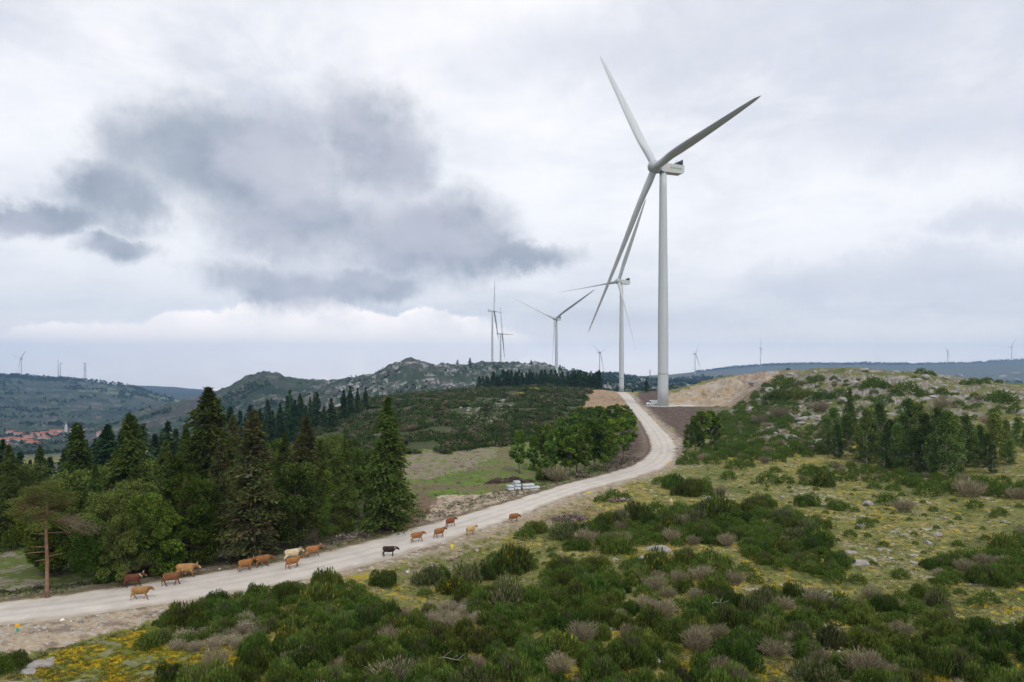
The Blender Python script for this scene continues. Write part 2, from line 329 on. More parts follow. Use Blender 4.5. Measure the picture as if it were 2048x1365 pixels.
# ------------------------------------------------------------------ materials
def new_mat(name):
    m_ = bpy.data.materials.new(name); m_.use_nodes = True; t = NT(m_.node_tree); t.n.clear()
    out = t.node('ShaderNodeOutputMaterial'); return m_, t, out
def simple(name, col, rough=.6, var=.12, scale=3, bump=0.0, metal=0, spec=.3, streak=False):
    m_, t, out = new_mat(name); b = t.node('ShaderNodeBsdfPrincipled')
    tc_ = t.node('ShaderNodeTexCoord').outputs['Object']
    if streak: tc_ = t.v('MULTIPLY', tc_, (1, 1, .06))
    n = t.noise(tc_, scale, 5, .6)
    c = t.mix(t.rng(n, .3, .7), tuple(x*(1-var) for x in col), tuple(min(x*(1+var), 1) for x in col))
    t.put(b.inputs['Base Color'], c); b.inputs['Roughness'].default_value = rough; b.inputs['Metallic'].default_value = metal
    b.inputs['Specular IOR Level'].default_value = spec
    if bump:
        bu = t.node('ShaderNodeBump'); bu.inputs['Strength'].default_value = bump; bu.inputs['Distance'].default_value = .1
        t.l.new(t.noise(tc_, scale*4, 6, .65), bu.inputs['Height']); t.l.new(bu.outputs[0], b.inputs['Normal'])
    t.l.new(b.outputs[0], out.inputs[0]); return m_
def foliage(name, trans=.25, rnd=.35, hue=.014):
    m_, t, out = new_mat(name)
    at = t.node('ShaderNodeAttribute', attribute_name='Col').outputs['Color']
    oi = t.node('ShaderNodeObjectInfo').outputs['Random']
    hs = t.node('ShaderNodeHueSaturation'); t.l.new(at, hs.inputs['Color'])
    t.put(hs.inputs['Value'], t.rng(oi, 0, 1, 1-rnd, 1+rnd, False))
    t.put(hs.inputs['Hue'], t.rng(t.m('FRACT', t.m('MULTIPLY', oi, 7.31)), 0, 1, .5-hue, .5+hue, False))
    d = t.node('ShaderNodeBsdfDiffuse'); tr = t.node('ShaderNodeBsdfTranslucent'); mx_ = t.node('ShaderNodeMixShader')
    t.l.new(hs.outputs[0], d.inputs[0]); t.l.new(hs.outputs[0], tr.inputs[0]); mx_.inputs[0].default_value = trans
    t.l.new(d.outputs[0], mx_.inputs[1]); t.l.new(tr.outputs[0], mx_.inputs[2]); t.l.new(mx_.outputs[0], out.inputs[0]); return m_
def vcol(name, rough=.9, detail=(6, .35), bump=.4, bscale=4, spec=.15):
    m_, t, out = new_mat(name); b = t.node('ShaderNodeBsdfPrincipled')
    at = t.node('ShaderNodeAttribute', attribute_name='Col').outputs['Color']
    g = t.node('ShaderNodeNewGeometry').outputs['Position']
    n = t.noise(g, detail[0], 6, .7); f = t.rng(n, .25, .75, 1-detail[1], 1+detail[1], False)
    t.put(b.inputs['Base Color'], t.v('MULTIPLY', at, t.xyz(f, f, f))); b.inputs['Roughness'].default_value = rough
    b.inputs['Specular IOR Level'].default_value = spec
    if bump:
        bu = t.node('ShaderNodeBump'); bu.inputs['Strength'].default_value = bump; bu.inputs['Distance'].default_value = .15
        t.l.new(t.noise(g, bscale, 7, .7), bu.inputs['Height']); t.l.new(bu.outputs[0], b.inputs['Normal'])
    t.l.new(b.outputs[0], out.inputs[0]); return m_
M_ground = vcol('ground', detail=(2.2, .4), bump=.55, bscale=3)
M_fol = foliage('leaves', .32); M_con = foliage('needles', .2, .3, .02); M_dry = foliage('dry_twigs', .1, .2, .015)
M_bark = simple('bark', (.13, .105, .085), .9, .35, 3, .4); M_pale = simple('pale_bark', (.42, .40, .36), .8, .3, 2, .2)
M_pine = simple('pine_bark', (.24, .135, .09), .9, .3, 2.5, .4)
M_rock = vcol('rock', detail=(1.6, .38), bump=.7, bscale=2.2)
M_turb = simple('turbine_paint', (.50, .52, .53), .45, .07, .35, 0, 0, .4, True)
M_band = simple('grey_band', (.36, .38, .34), .5); M_steel = simple('dark_steel', (.10, .12, .15), .5, .2, 2, 0, .3)
M_hubm = simple('hub_paint', (.42, .435, .45), .5, .07, .5)
# ------------------------------------------------------------------ inside-polygon test with wobbly edges
def inpoly(px, py, poly, jit=0, x=None, y=None, seed=0):
    if jit:
        px = px+jit*perlin(px/ (jit*2.2)+seed, py/(jit*1.1)+3.1*seed)*1.6+jit*.5*perlin(px/(jit*.6), py/(jit*.35)+seed); py = py+jit*.45*perlin(px/(jit*2)+9, py/(jit*1.2)+seed)
    r = np.zeros(np.shape(px), bool); n = len(poly)
    for i in range(n):
        x1, y1 = poly[i]; x2, y2 = poly[(i+1) % n]
        if y1 == y2: continue
        r ^= ((y1 > py) != (y2 > py)) & (px < (x2-x1)*(py-y1)/(y2-y1)+x1)
    return r
DENSE = {   # areas of close scrub on the near slope, as bearing / depression outlines: (outline, share of dry bushes, spacing)
 'a': ([(325,1290),(318,1250),(400,1215),(500,1190),(600,1180),(690,1172),(740,1200),(790,1230),(810,1260),(830,1300),(850,1400),(390,1400),(440,1325),(480,1320),(540,1270),(470,1262),(400,1290)], .06, .75),
 'c': ([(920,1200),(1000,1175),(1050,1200),(1110,1130),(1210,1130),(1250,1170),(1230,1240),(1210,1270),(1220,1420),(800,1420),(800,1330),(830,1290),(900,1290),(960,1240)], .07, .75),
 'b': ([(690,1250),(800,1230),(870,1240),(880,1290),(840,1400),(700,1400)], .35, .8),
 'd': ([(1150,1070),(1250,1030),(1340,1025),(1430,1010),(1600,1040),(1640,1070),(1640,1100),(1480,1095),(1330,1090),(1150,1100)], .22, .8),
 'e': ([(1250,1130),(1440,1120),(1475,1170),(1430,1200),(1280,1195)], .35, .8),
 'f': ([(1490,1065),(1640,1055),(1650,1110),(1690,1140),(1690,1170),(1600,1150),(1490,1120)], .12, .8),
 'g': ([(1230,1225),(1430,1205),(1690,1195),(1880,1185),(1900,1250),(2080,1262),(2080,1420),(1640,1420),(1600,1310),(1480,1330),(1480,1420),(1230,1420)], .28, .85),
 'h': ([(1870,1130),(1960,1120),(2080,1075),(2080,1165),(1880,1175)], .15, .8),
}
FOREST = [(-400,1200),(60,1192),(180,1180),(450,1135),(650,1096),(830,1046),(820,980),(800,900),(760,860),(650,840),(560,820),(300,860),(160,900),(-400,1000)]
# ------------------------------------------------------------------ the ground sheet
ths = np.concatenate([np.linspace(-math.pi, -.80, 60)[:-1], np.arctan((np.arange(-290, 2340, 2.6)-HX)/F), np.linspace(.80, math.pi, 60)[1:]])
lr = np.concatenate([np.linspace(math.log(1.0), math.log(33), 34)[:-1], np.linspace(math.log(33), math.log(700), 640)[:-1], np.linspace(math.log(700), math.log(7400), 290)])
TH, RR = np.meshgrid(ths, np.exp(lr), indexing='ij')
dense_cos = np.where(np.abs(TH) < .95, np.cos(TH), math.cos(.95))
r_eff = RR/np.maximum(dense_cos, .58); r_eff = np.minimum(r_eff, 8300)
X = r_eff*np.sin(TH); Y = r_eff*np.cos(TH)
Z = Hn(X, Y); D_, S_, Zr = road_dist(X, Y); D_ = D_.reshape(X.shape); S_ = S_.reshape(X.shape); Zr = Zr.reshape(X.shape)
t_ = sstep(6, .3, D_); Z = Z*(1-t_)+Zr*t_-.30*sstep(.25, -.7, D_)
# low verge banks and ruts beside the road
Z = Z+.28*np.exp(-((D_-1.6)/.8)**2)*np.clip(fbm(X, Y, 5, 3, .5, 11)+.35, 0, 1)*(S_ < 0)
Yc = np.maximum(Y, 1.0); PX = HX+F*X/Yc; PY = HY+(CZ-Z)*F/Yc; front = Y > 5
PX = np.where(front, PX, -9999); PY = np.where(front, PY, -9999)
def c3(r, g, b): return np.array([r, g, b])
def lerp(A, col, t): return A*(1-t[..., None])+np.asarray(col)*t[..., None]
nA = fbm(X, Y, 9, 5, .6, 21); nB = fbm(X, Y, 2.2, 4, .65, 22); nC = fbm(X, Y, 30, 4, .5, 23); nD = fbm(X, Y, 1.0, 3, .7, 24)
K = np.zeros(X.shape+(3,)); K[:] = (.142, .146, .052)
K = lerp(K, (.235, .205, .115), sstep(-.15, .3, nB+.4*nC))
K = lerp(K, (.085, .105, .035), sstep(.05, .4, -nA))
K = lerp(K, (.32, .25, .03), sstep(.08, .28, nD*.6+nB*.5+.35*nC)*.8)
stony = sstep(.22, .36, nA*.5+nD*.55-.1*nC)*sstep(1000, 1500, PX)
K = lerp(K, (.36, .335, .30), stony*.9)
def paint(poly, col, jit=14, amt=1.0, y0=0, y1=1e9, seed=0, mod=None):
    global K
    m = (inpoly(PX, PY, poly, jit, seed=seed) & (Y > y0) & (Y < y1)).astype(float)*amt
    if mod is not None: m = m*mod
    K = lerp(K, col, m)
sh_ = [(-80,1250),(250,1222),(490,1190),(420,1210),(320,1238),(215,1266),(130,1292),(60,1306),(-80,1312)]
SHOULDER = sh_
# yellow-flowered bank at lower left
bank = [(0,1420),(50,1345),(90,1312),(160,1290),(260,1262),(330,1242),(480,1230),(560,1300),(520,1420)]
paint(bank, (.12, .14, .035), 12, 1, 0, 90, 1); paint(bank, (.40, .28, .015), 12, 1, 0, 90, 1, sstep(-.06, .2, nB*.7+nD*.5)*.9)
paint(bank, (.22, .21, .15), 12, 1, 0, 90, 1, sstep(.1, .3, -nB+.3*nA)*.7)
# forest floor and clearings behind
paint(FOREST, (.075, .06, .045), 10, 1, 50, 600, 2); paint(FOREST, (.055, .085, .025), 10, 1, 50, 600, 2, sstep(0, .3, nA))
paint([(-300,1200),(60,1190),(190,1175),(200,1120),(60,1080),(40,960),(-300,960)], (.095, .12, .035), 14, 1, 55, 400, 3)
paint([(-300,1200),(60,1190),(190,1175),(200,1120),(60,1080),(40,960),(-300,960)], (.24, .20, .18), 14, 1, 55, 400, 3, sstep(.05, .3, nB+.5*nA)*.8)
# field left of the road
fld = [(790,1060),(800,940),(820,905),(1000,880),(1280,840),(1300,900),(1270,930),(1080,985),(960,1020),(860,1050)]
paint(fld, (.115, .165, .04), 8, 1, 80, 260, 4); paint(fld, (.17, .14, .085), 8, 1, 80, 260, 4, sstep(-.1, .3, nA+.7*nB)*.8); paint(fld, (.115, .085, .06), 8, 1, 80, 260, 4, sstep(.12, .25, nA*.7+nD)*.8); paint(fld, (.075, .11, .03), 8, 1, 80, 260, 4, sstep(.1, .3, -nA+.4*nB)*.7)
paint([(780,960),(820,905),(1000,885),(1000,900),(960,935),(870,955)], (.22, .18, .145), 10, .9, 80, 300, 5, sstep(-.3, .1, nB))
paint([(820,985),(900,960),(950,930),(965,935),(920,965),(880,985),(860,1000)], (.12, .095, .065), 6, .8, 80, 300, 6, sstep(-.2, .25, nB))
paint([(855,1052),(862,1010),(880,990),(960,990),(1070,972),(1085,980),(1040,996),(960,1021)], (.37, .305, .235), 8, 1, 80, 200, 7)
paint([(855,1052),(862,1010),(880,990),(960,990),(1070,972),(1085,980),(1040,996),(960,1021)], (.20, .15, .12), 8, 1, 80, 200, 7, sstep(.1, .3, nB+.2*nA)*.7)
paint([(790,1060),(815,1040),(830,1000),(850,985),(870,1000),(850,1040),(860,1048)], (.15, .10, .075), 8, .85, 80, 200, 8)
# dark spoil by the bend and round the turbine
for P_, s_ in (([(1215,950),(1240,870),(1270,840),(1290,850),(1305,880),(1312,905),(1280,930),(1230,945)], 9), ([(1272,815),(1330,800),(1460,812),(1440,850),(1400,880),(1360,905),(1340,860)], 10), ([(1262,812),(1270,783),(1320,780),(1330,812)], 12)):
    paint(P_, (.080, .058, .048), 8, 1, 120, 460, s_); paint(P_, (.17, .125, .095), 8, 1, 120, 460, s_, sstep(.0, .25, nB+.3*nD)*.7)
# right hill: rock, thin turf
hillm = sstep(165, 205, np.where(front, polar(X, Y)[1], 0))*(Y < 520)*sstep(1380, 1480, PX)
K = lerp(K, (.128, .125, .048), hillm*.85)
K = lerp(K, (.10, .115, .045), hillm*sstep(.0, .3, -nA+.3*nC))
slope = np.abs(np.gradient(Z, axis=1))/np.maximum(np.gradient(r_eff, axis=1), 1e-3)
rockm = hillm*sstep(-.03, .08, nA*.7+nB*.5+slope*.45-.12)
K = lerp(K, (.255, .232, .205), rockm); K = lerp(K, (.12, .11, .10), rockm*sstep(.0, .18, nD+.4*nB)); K = lerp(K, (.36,.33,.295), rockm*sstep(.15, .35, -nD))
cutp = [(1318,814),(1330,792),(1400,770),(1430,762),(1500,745),(1560,738),(1545,765),(1500,792),(1470,813)]
crk = fbm(X, Z*1.6+Y*.35, 3.5, 4, .7, 77); paint(cutp, (.36, .30, .225), 6, 1, 300, 460, 13); paint(cutp, (.34, .22, .11), 6, 1, 300, 460, 13, sstep(.08, .3, nA+.4*nB)*.5); paint(cutp, (.20, .15, .11), 6, 1, 300, 460, 13, sstep(.12, .3, crk)*.85)
paint(cutp, (.42, .385, .34), 6, 1, 300, 460, 13, sstep(.05, .3, -nA+.4*nB)*.8)
paint([(1470,745),(1500,742),(1600,738),(1540,770),(1480,812),(1440,812),(1500,780)], (.24, .17, .14), 6, .8, 240, 460, 14, sstep(-.2,.2,nB))
paint([(1165,812),(1185,778),(1225,772),(1250,780),(1256,800),(1245,818),(1200,812)], (.33, .235, .16), 5, 1, 240, 620, 15, .4+.6*sstep(-.3,.2,nB))
# scrub hill in the middle distance
sc = ((Y > 178) & (Y < 760) & (PX > 560) & (PX < 1265) & inpoly(PX, PY, [(560,900),(700,895),(800,905),(1000,885),(1260,840),(1262,700),(560,700)], 8, seed=16)).astype(float)
K = lerp(K, (.038, .050, .022), sc*.9); K = lerp(K, (.14, .115, .09), sc*sstep(.15, .4, nA+.3*nB)*.7)
paint([(905,845),(930,800),(1000,790),(1040,815),(985,850),(940,860)], (.30, .27, .24), 10, 1, 200, 500, 17, sstep(.16, .26, nA+.7*nB))
paint([(1020,790),(1060,775),(1100,778),(1080,792)], (.24, .19, .04), 8, .8, 300, 620, 18)
# far ground
fa = sstep(650, 900, np.where(front, Y, r_eff)); f1 = fbm(X, Y, 160, 6, .6, 31); f2 = fbm(X, Y, 60, 5, .65, 32); f3 = fbm(X, Y, 700, 4, .5, 33)
Kf = np.zeros(K.shape); Kf[:] = (.040, .060, .028)
Kf = lerp(Kf, (.066, .058, .056), sstep(.05, .35, f1+.5*f3)*.8); Kf = lerp(Kf, (.085, .10, .045), sstep(.08, .3, f2-.3*f1)*.8)
f4 = fbm(X, Y, 38, 4, .7, 36); Kf = lerp(Kf, (.018, .034, .018), sstep(.02, .14, -f1*.8+.7*f2+.4*f4)); Kf = lerp(Kf, (.15, .13, .11), sstep(.16, .3, f4+.3*f1)*.7)
rdg = sstep(750, 1000, Y)*(1-sstep(1900, 2400, Y))*sstep(560, 680, PX)*(PX < 1400)
fr = fbm(X, Y, 13, 4, .75, 34); Kf = lerp(Kf, (.31, .30, .285), rdg*sstep(.12, .26, f2*.75+fr*.75-.10*sstep(700, 560, PX))*.9); Kf = lerp(Kf, (.035, .05, .025), rdg*sstep(.12, .3, -fr+.3*f2)*.8)
Kf = lerp(Kf, (.16, .20, .09), ((Y > 2400) & (Y < 3300)).astype(float)*sstep(.22, .3, f3+.4*f1)*.9)
plain = (sstep(2500, 3500, Y)*(PX > 1250)); Kf = lerp(Kf, (.15, .15, .11), plain*.75); Kf = lerp(Kf, (.03, .045, .028), sstep(5400, 6000, Y)*(PX > 1300)*.9*sstep(-.3,.2,f1))
K = K*(1-fa[..., None])+Kf*fa[..., None]*(1+.5*f4[..., None])
# gravel verge next to the road
vg = sstep(4.2, .4, D_+1.2*nB+.8*nA)*(D_ < 8)
vcolr = np.zeros(K.shape); vcolr[:] = (.33, .275, .21); vcolr = lerp(vcolr, (.20, .155, .125), sstep(.0, .3, nB)); vcolr = lerp(vcolr, (.42, .40, .36), sstep(.15, .35, nD))
wide = np.where(S_ > 0, 1.0, .35); K = K*(1-(vg*np.clip(wide, 0, 1))[..., None])+vcolr*(vg*np.clip(wide, 0, 1))[..., None]
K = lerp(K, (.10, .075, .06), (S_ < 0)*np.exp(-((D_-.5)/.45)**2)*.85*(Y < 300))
paint([(850,1120),(900,1090),(980,1060),(1100,1010),(1200,980),(1260,975),(1180,1010),(1140,1050),(1020,1070),(940,1105),(800,1140)], (.31, .25, .19), 12, .8, 60, 200, 19, sstep(-.3, .2, nB))
paint([(1060,1060),(1100,1030),(1190,1010),(1210,1025),(1130,1060),(1080,1070)], (.13, .10, .08), 10, .75, 60, 200, 20, sstep(-.2, .2, nD))
paint(sh_, (.36, .295, .22), 8, 1, 40, 90, 44); paint(sh_, (.21, .165, .13), 8, 1, 40, 90, 44, sstep(.0, .25, nB+.4*nD)); paint(sh_, (.44, .41, .36), 8, 1, 40, 90, 44, sstep(.18, .3, -nD))
paint([(780,1160),(800,1140),(940,1110),(960,1130),(860,1180)], (.20,.165,.13), 10, .8, 60, 200, 29, sstep(-.2, .2, nB))
paint([(1165,815),(1180,780),(1225,770),(1252,779),(1258,800),(1247,822),(1205,818)], (.32, .235, .155), 4, 1, 200, 640, 15); paint([(1165,815),(1180,780),(1225,770),(1252,779),(1258,800),(1247,822),(1205,818)], (.16, .11, .085), 4, 1, 200, 640, 15, sstep(0,.3,nB+.3*nA)*.8)
K = K*(1+.30*nD[..., None]); lum = K@np.array([.3, .6, .1]); K = np.clip(lum[..., None]+(K-lum[..., None])*(1.16-.2*fa[..., None]), .008, .8)
n0, n1_ = X.shape; idg = np.arange(n0*n1_).reshape(n0, n1_)
Fq = np.stack([idg[:-1, :-1], idg[1:, :-1], idg[1:, 1:], idg[:-1, 1:]], -1).reshape(-1, 4)[:, ::-1]
V_ = np.stack([X, Y, Z], -1).reshape(-1, 3)
cidx = len(V_); V_ = np.vstack([V_, [[0, 0, float(Z[:, 0].mean())]]]); Kc = np.vstack([K.reshape(-1, 3), [[.15, .14, .08]]])
fan = np.stack([idg[:-1, 0], np.full(n0-1, cidx), np.full(n0-1, cidx), idg[1:, 0]], -1)
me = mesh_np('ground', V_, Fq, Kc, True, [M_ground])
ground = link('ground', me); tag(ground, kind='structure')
GRD = (PX, PY, X, Y, Z)
# ------------------------------------------------------------------ road sheet
M_road, t, out = new_mat('road_gravel'); b = t.node('ShaderNodeBsdfPrincipled')
at = t.node('ShaderNodeAttribute', attribute_name='Col').outputs['Color']; g_ = t.node('ShaderNodeNewGeometry').outputs['Position']
f = t.m('MULTIPLY', t.rng(t.noise(g_, .5, 6, .6), .25, .75, .88, 1.1, False), t.rng(t.noise(g_, 9, 3, .7), .2, .8, .88, 1.12, False))
t.put(b.inputs['Base Color'], t.v('MULTIPLY', at, t.xyz(f, f, f))); b.inputs['Roughness'].default_value = .95; b.inputs['Specular IOR Level'].default_value = .1
bu = t.node('ShaderNodeBump'); bu.inputs['Strength'].default_value = .3; bu.inputs['Distance'].default_value = .05
t.l.new(t.noise(g_, 6, 6, .7), bu.inputs['Height']); t.l.new(bu.outputs[0], b.inputs['Normal']); t.l.new(b.outputs[0], out.inputs[0])
cr = resamp(cl, 1100); tr_ = np.gradient(cr, axis=0); tr_ /= np.hypot(*tr_.T)[:, None]; nn = np.c_[tr_[:, 1], -tr_[:, 0]]
al = np.r_[0, np.cumsum(np.hypot(*np.diff(cl, axis=0).T))]; ss = np.linspace(0, al[-1], 1100); hwr = np.interp(ss, al, hw); zr = np.interp(ss, al, roadz)
nx = 33; lat = np.linspace(-1, 1, nx)
wob = lambda s: 1+.22*fbm(cr[:, 0]*s, cr[:, 1]*s, 6, 3, .6, 40+s)
PXr = np.zeros((1100, nx, 3)); Kr = np.zeros((1100, nx, 3)); dist = np.r_[0, np.cumsum(np.hypot(*np.diff(cr, axis=0).T))]
for j, l in enumerate(lat):
    w_ = hwr*(wob(1) if l > 0 else wob(2)); p = cr+nn*(l*w_)[:, None]
    PXr[:, j, :2] = p; PXr[:, j, 2] = zr+.07*(1-l*l)-.12*(abs(l) > .98)
    la = l*w_
    tracks = np.exp(-((np.abs(la-.3)-1.0)/.30)**2)*.6+np.exp(-((np.abs(la+1.2)-.9)/.25)**2)*.4
    tracks = tracks*(.5+.6*(fbm(dist, dist*0+l, 14, 3, .5, 3)+.4))
    base = np.array([.53, .485, .43])*(1+.14*fbm(p[:, 0], p[:, 1], 3, 4, .6, 41))[:, None]*(1-.26*tracks)[:, None]
    eg = sstep(.72, 1, abs(l)+.2*fbm(p[:, 0], p[:, 1], 2.5, 3, .6, 42))
    Kr[:, j] = base*(1-eg[:, None])+np.array([.36, .305, .24])*eg[:, None]
ir = np.arange(1100*nx).reshape(1100, nx)
Fr = np.stack([ir[:-1, :-1], ir[:-1, 1:], ir[1:, 1:], ir[1:, :-1]], -1).reshape(-1, 4)
road = link('road', mesh_np('road', PXr.reshape(-1, 3), Fr, Kr.reshape(-1, 3), True, [M_road])); tag(road, kind='structure')
# concrete apron below the turbine
mb = MB(); mb.box((77, 331.5, 4.42), (24, 9, .34)); mb.tube([(71.6, 327, 4.4), (71.6, 327, 4.72)], 5.2, 32)
ap = mb.build('turbine_apron', simple('pale_concrete', (.52, .50, .46), .9, .1, 1)); tag(ap, kind='structure')
# ================================================================== vegetation meshes
rs = np.random.RandomState(11)
def unit(v): return v/np.maximum(np.linalg.norm(v, axis=-1, keepdims=True), 1e-9)
def cards(c, d, L, W, r=rs):                         # one kite-shaped leaf spray per centre
    n = len(c); d = unit(d); s = unit(np.cross(d, unit(r.randn(n, 3))))
    L = np.broadcast_to(L, n)[:, None]; W = np.broadcast_to(W, n)[:, None]
    V = np.stack([c-d*L*.5, c+s*W*.5, c+d*L*.5, c-s*W*.5], 1).reshape(-1, 3)
    return V, np.arange(4*n).reshape(n, 4)
def cat_cards(lst):
    V = []; Fc = []; K_ = []; o = 0
    for v, f, k in lst: V.append(v); Fc.append(f+o); K_.append(k); o += len(v)
    return np.vstack(V), np.vstack(Fc), np.vstack(K_)
def colr(base, n, var=.25, r=rs, tint=None):
    k = np.asarray(base)[None]*(1+var*r.randn(n, 1)*.6)*(1+.08*r.randn(n, 3))
    if tint is not None: k = k*tint[:, None]
    return np.repeat(np.clip(k, .004, .9), 4, 0)
GREEN = (.078, .128, .024); GREEN2 = (.108, .146, .028); DRY = (.27, .22, .14)
def broom(seed, n=3000, col=GREEN, flower=0.0, dry=0.0, flat=.8, lobes=10, cs_=.8):
    r = np.random.RandomState(seed); out = []
    cs = [(0, 0, .12)]+[(math.cos(a)*q, math.sin(a)*q, r.uniform(-.05, .15)) for a, q in zip(r.uniform(0, 6.28, lobes), r.uniform(.25, .62 if lobes < 12 else .74, lobes))]
    per = n//len(cs)
    for i, c_ in enumerate(cs):
        R0 = r.uniform(.34, .55)*(1.15 if i == 0 else 1)*(1 if lobes < 12 else .72); u = unit(r.randn(per, 3)); u[:, 2] = np.abs(u[:, 2])*1.0-.12; u = unit(u)
        rad = R0*(.55+.5*r.rand(per)**.5)
        p = np.array(c_)+u*rad[:, None]*np.array([1, 1, flat*r.uniform(1.0, 1.5)]); p[:, 2] = np.maximum(p[:, 2], .02)
        d = u*.8+np.array([0, 0, .75])+r.randn(per, 3)*.32
        isd = r.rand(per) < (dry if i else dry*.5)
        tint = .68+.65*r.rand()+.28*r.randn(per)
        L = r.uniform(.12, .30, per)*cs_; W = np.where(isd, .020, r.uniform(.030, .065, per)*cs_*1.15)
        V, Fc = cards(p, d, L, W, r); k = colr(col, per, .3, r, np.clip(tint, .4, 1.7))
        dk = colr(DRY, per, .3, r); fl = r.rand(per) < flower*(r.rand() < .6)
        k = np.where(np.repeat(isd, 4)[:, None], dk, k); k = np.where(np.repeat(fl, 4)[:, None], colr((.42, .32, .02), per, .2, r), k)
        out.append((V, Fc, k))
    # woody stems inside
    m = 90; a = r.uniform(0, 6.28, m); d = np.stack([np.cos(a)*r.uniform(.1, .9, m), np.sin(a)*r.uniform(.1, .9, m), r.uniform(.5, 1, m)], 1)
    V, Fc = cards(unit(d)*.3, d, .6, .02, r); out.append((V, Fc, colr((.12, .095, .075), m, .3, r)))
    return cat_cards(out)
def drybush(seed, n=1700, grass=False):
    r = np.random.RandomState(seed); a = r.uniform(0, 6.28, n); t = r.rand(n)**.6*.85
    base = np.stack([np.cos(a)*t*.35, np.sin(a)*t*.35, r.uniform(0, .1, n)], 1)
    d = unit(np.stack([np.cos(a)*t*1.1, np.sin(a)*t*1.1, np.full(n, .9)], 1)+r.randn(n, 3)*(.16 if not grass else .3))
    s0 = r.uniform(.15, .85, n)
    c_ = base+d*s0[:, None]*(.95+.15*np.sin(a*3+seed))[:, None]; c_[:, 2] = np.maximum(c_[:, 2], .03)
    lump = .8+.35*np.sin(a*5+seed)*np.cos(t*7)
    V, Fc = cards(c_, d+r.randn(n, 3)*.22, r.uniform(.14, .34, n), r.uniform(.012, .026, n), r)
    return V, Fc, colr((.30, .26, .165) if not grass else (.38, .33, .23), n, .35, r, lump)
def me_cards(name, T, mat): return mesh_np(name, T[0], T[1], T[2], False, [mat])
BUSH = {'g': [me_cards('foliage', broom(100+i, col=GREEN if i % 2 else GREEN2, dry=.03*(i % 3)), M_fol) for i in range(6)],
        'y': [me_cards('foliage', broom(130+i, col=(.095, .125, .028), flower=.10), M_fol) for i in range(3)],
        'm': [me_cards('foliage', broom(150+i, col=(.085, .115, .034), dry=.34), M_fol) for i in range(3)],
        'G': [me_cards('foliage', broom(110+i, 6200, GREEN if i % 2 else GREEN2, lobes=17, cs_=.52, dry=.02*(i % 3)), M_fol) for i in range(5)],
        'd': [me_cards('twigs', drybush(160+i), M_dry) for i in range(4)],
        'w': [me_cards('twigs', drybush(180+i, 1900, True), M_dry) for i in range(2)]}
# ---- trees (unit: metres; built 10 m or 18 m high, then scaled)
def tree_trunk(h, r0, r1, limbs, lean=0.0, seed=0, n=8, bend=.0):
    r = random.Random(seed); mb = MB(); k = 9; pts = []; ox = oy = 0
    for i in range(k+1):
        t = i/k; ox += r.uniform(-1, 1)*bend; oy += r.uniform(-1, 1)*bend; pts.append((ox+lean*t*h, oy, h*t-.3*(i == 0)))
    mb.tube(pts, [r0*(1.35 if i == 0 else 1)*(1-i/k)+r1*(i/k) for i in range(k+1)], n)
    for (z, a, L, up, rr) in limbs:
        i = min(int(z/h*k), k-1); f_ = z/h*k-i; b0 = Vector(pts[i]).lerp(Vector(pts[i+1]), f_)
        d = Vector((math.cos(a), math.sin(a), up)).normalized(); q = []
        for s_ in range(4):
            t = s_/3; q.append(b0+d*L*t+Vector((0, 0, -.10*L*t*t*(1 if up < .4 else -.6)))+Vector((r.uniform(-1, 1), r.uniform(-1, 1), r.uniform(-.6, .6)))*L*.05*(s_ > 0))
        mb.tube(q, [rr, rr*.75, rr*.5, rr*.2], 5)
    return mb
def conifer(seed, H=18., Rm=3.4, col=(.030, .052, .020), n_br=250, per=34, droop=.5, gap=.15, top=.9, csz=(.62, .20), brown=.0):
    r = np.random.RandomState(seed); out = []; limbs = []
    for b in range(n_br):
        t = r.rand()**.85; z = H*(.05+.94*t); a = r.uniform(0, 6.28)
        prof = (1-t)**.70*(1+.20*math.sin(a*2+seed)+.22*math.sin(t*15+a*1.5+seed))*(1 if t > .12 else .6+3.3*t); L = Rm*max(prof, .06)*r.uniform(.65, 1.12)+.15
        if r.rand() < gap: continue
        nn_ = max(int(per*(.3+L/Rm)), 5); s_ = r.rand(nn_)**.75
        d0 = np.array([math.cos(a), math.sin(a), 0]); side = np.array([-d0[1], d0[0], 0])
        wsp = .16*L+.12
        rise = .28*(t > .75)
        p = d0*(s_*L)[:, None]+side*(r.randn(nn_)*wsp*s_)[:, None]; p[:, 2] = z+(rise-droop*s_*s_)*L*.55+r.randn(nn_)*.14-.12*L*r.rand(nn_)*droop
        d = d0*.8+side*r.randn(nn_, 1)*.6+np.array([0, 0, -.55*droop+.9*(t > .9)])+r.randn(nn_, 3)*.22
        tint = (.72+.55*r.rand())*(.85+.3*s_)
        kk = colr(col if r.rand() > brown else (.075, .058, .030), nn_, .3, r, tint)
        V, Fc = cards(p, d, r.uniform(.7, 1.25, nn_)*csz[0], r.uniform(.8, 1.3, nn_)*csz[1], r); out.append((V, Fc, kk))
        if r.rand() < .3: limbs.append((min(z, H*.97), a, L*.85, -.02*droop, .04))
    m = 60; p = np.stack([r.randn(m)*.12, r.randn(m)*.12, H*r.uniform(.93, 1.0, m)], 1); V, Fc = cards(p, np.array([[0, 0, 1.]])+r.randn(m, 3)*.4, .5, .14, r); out.append((V, Fc, colr(col, m, .2, r)))
    return cat_cards(out), tree_trunk(H*.98, .30, .03, limbs, seed=seed)
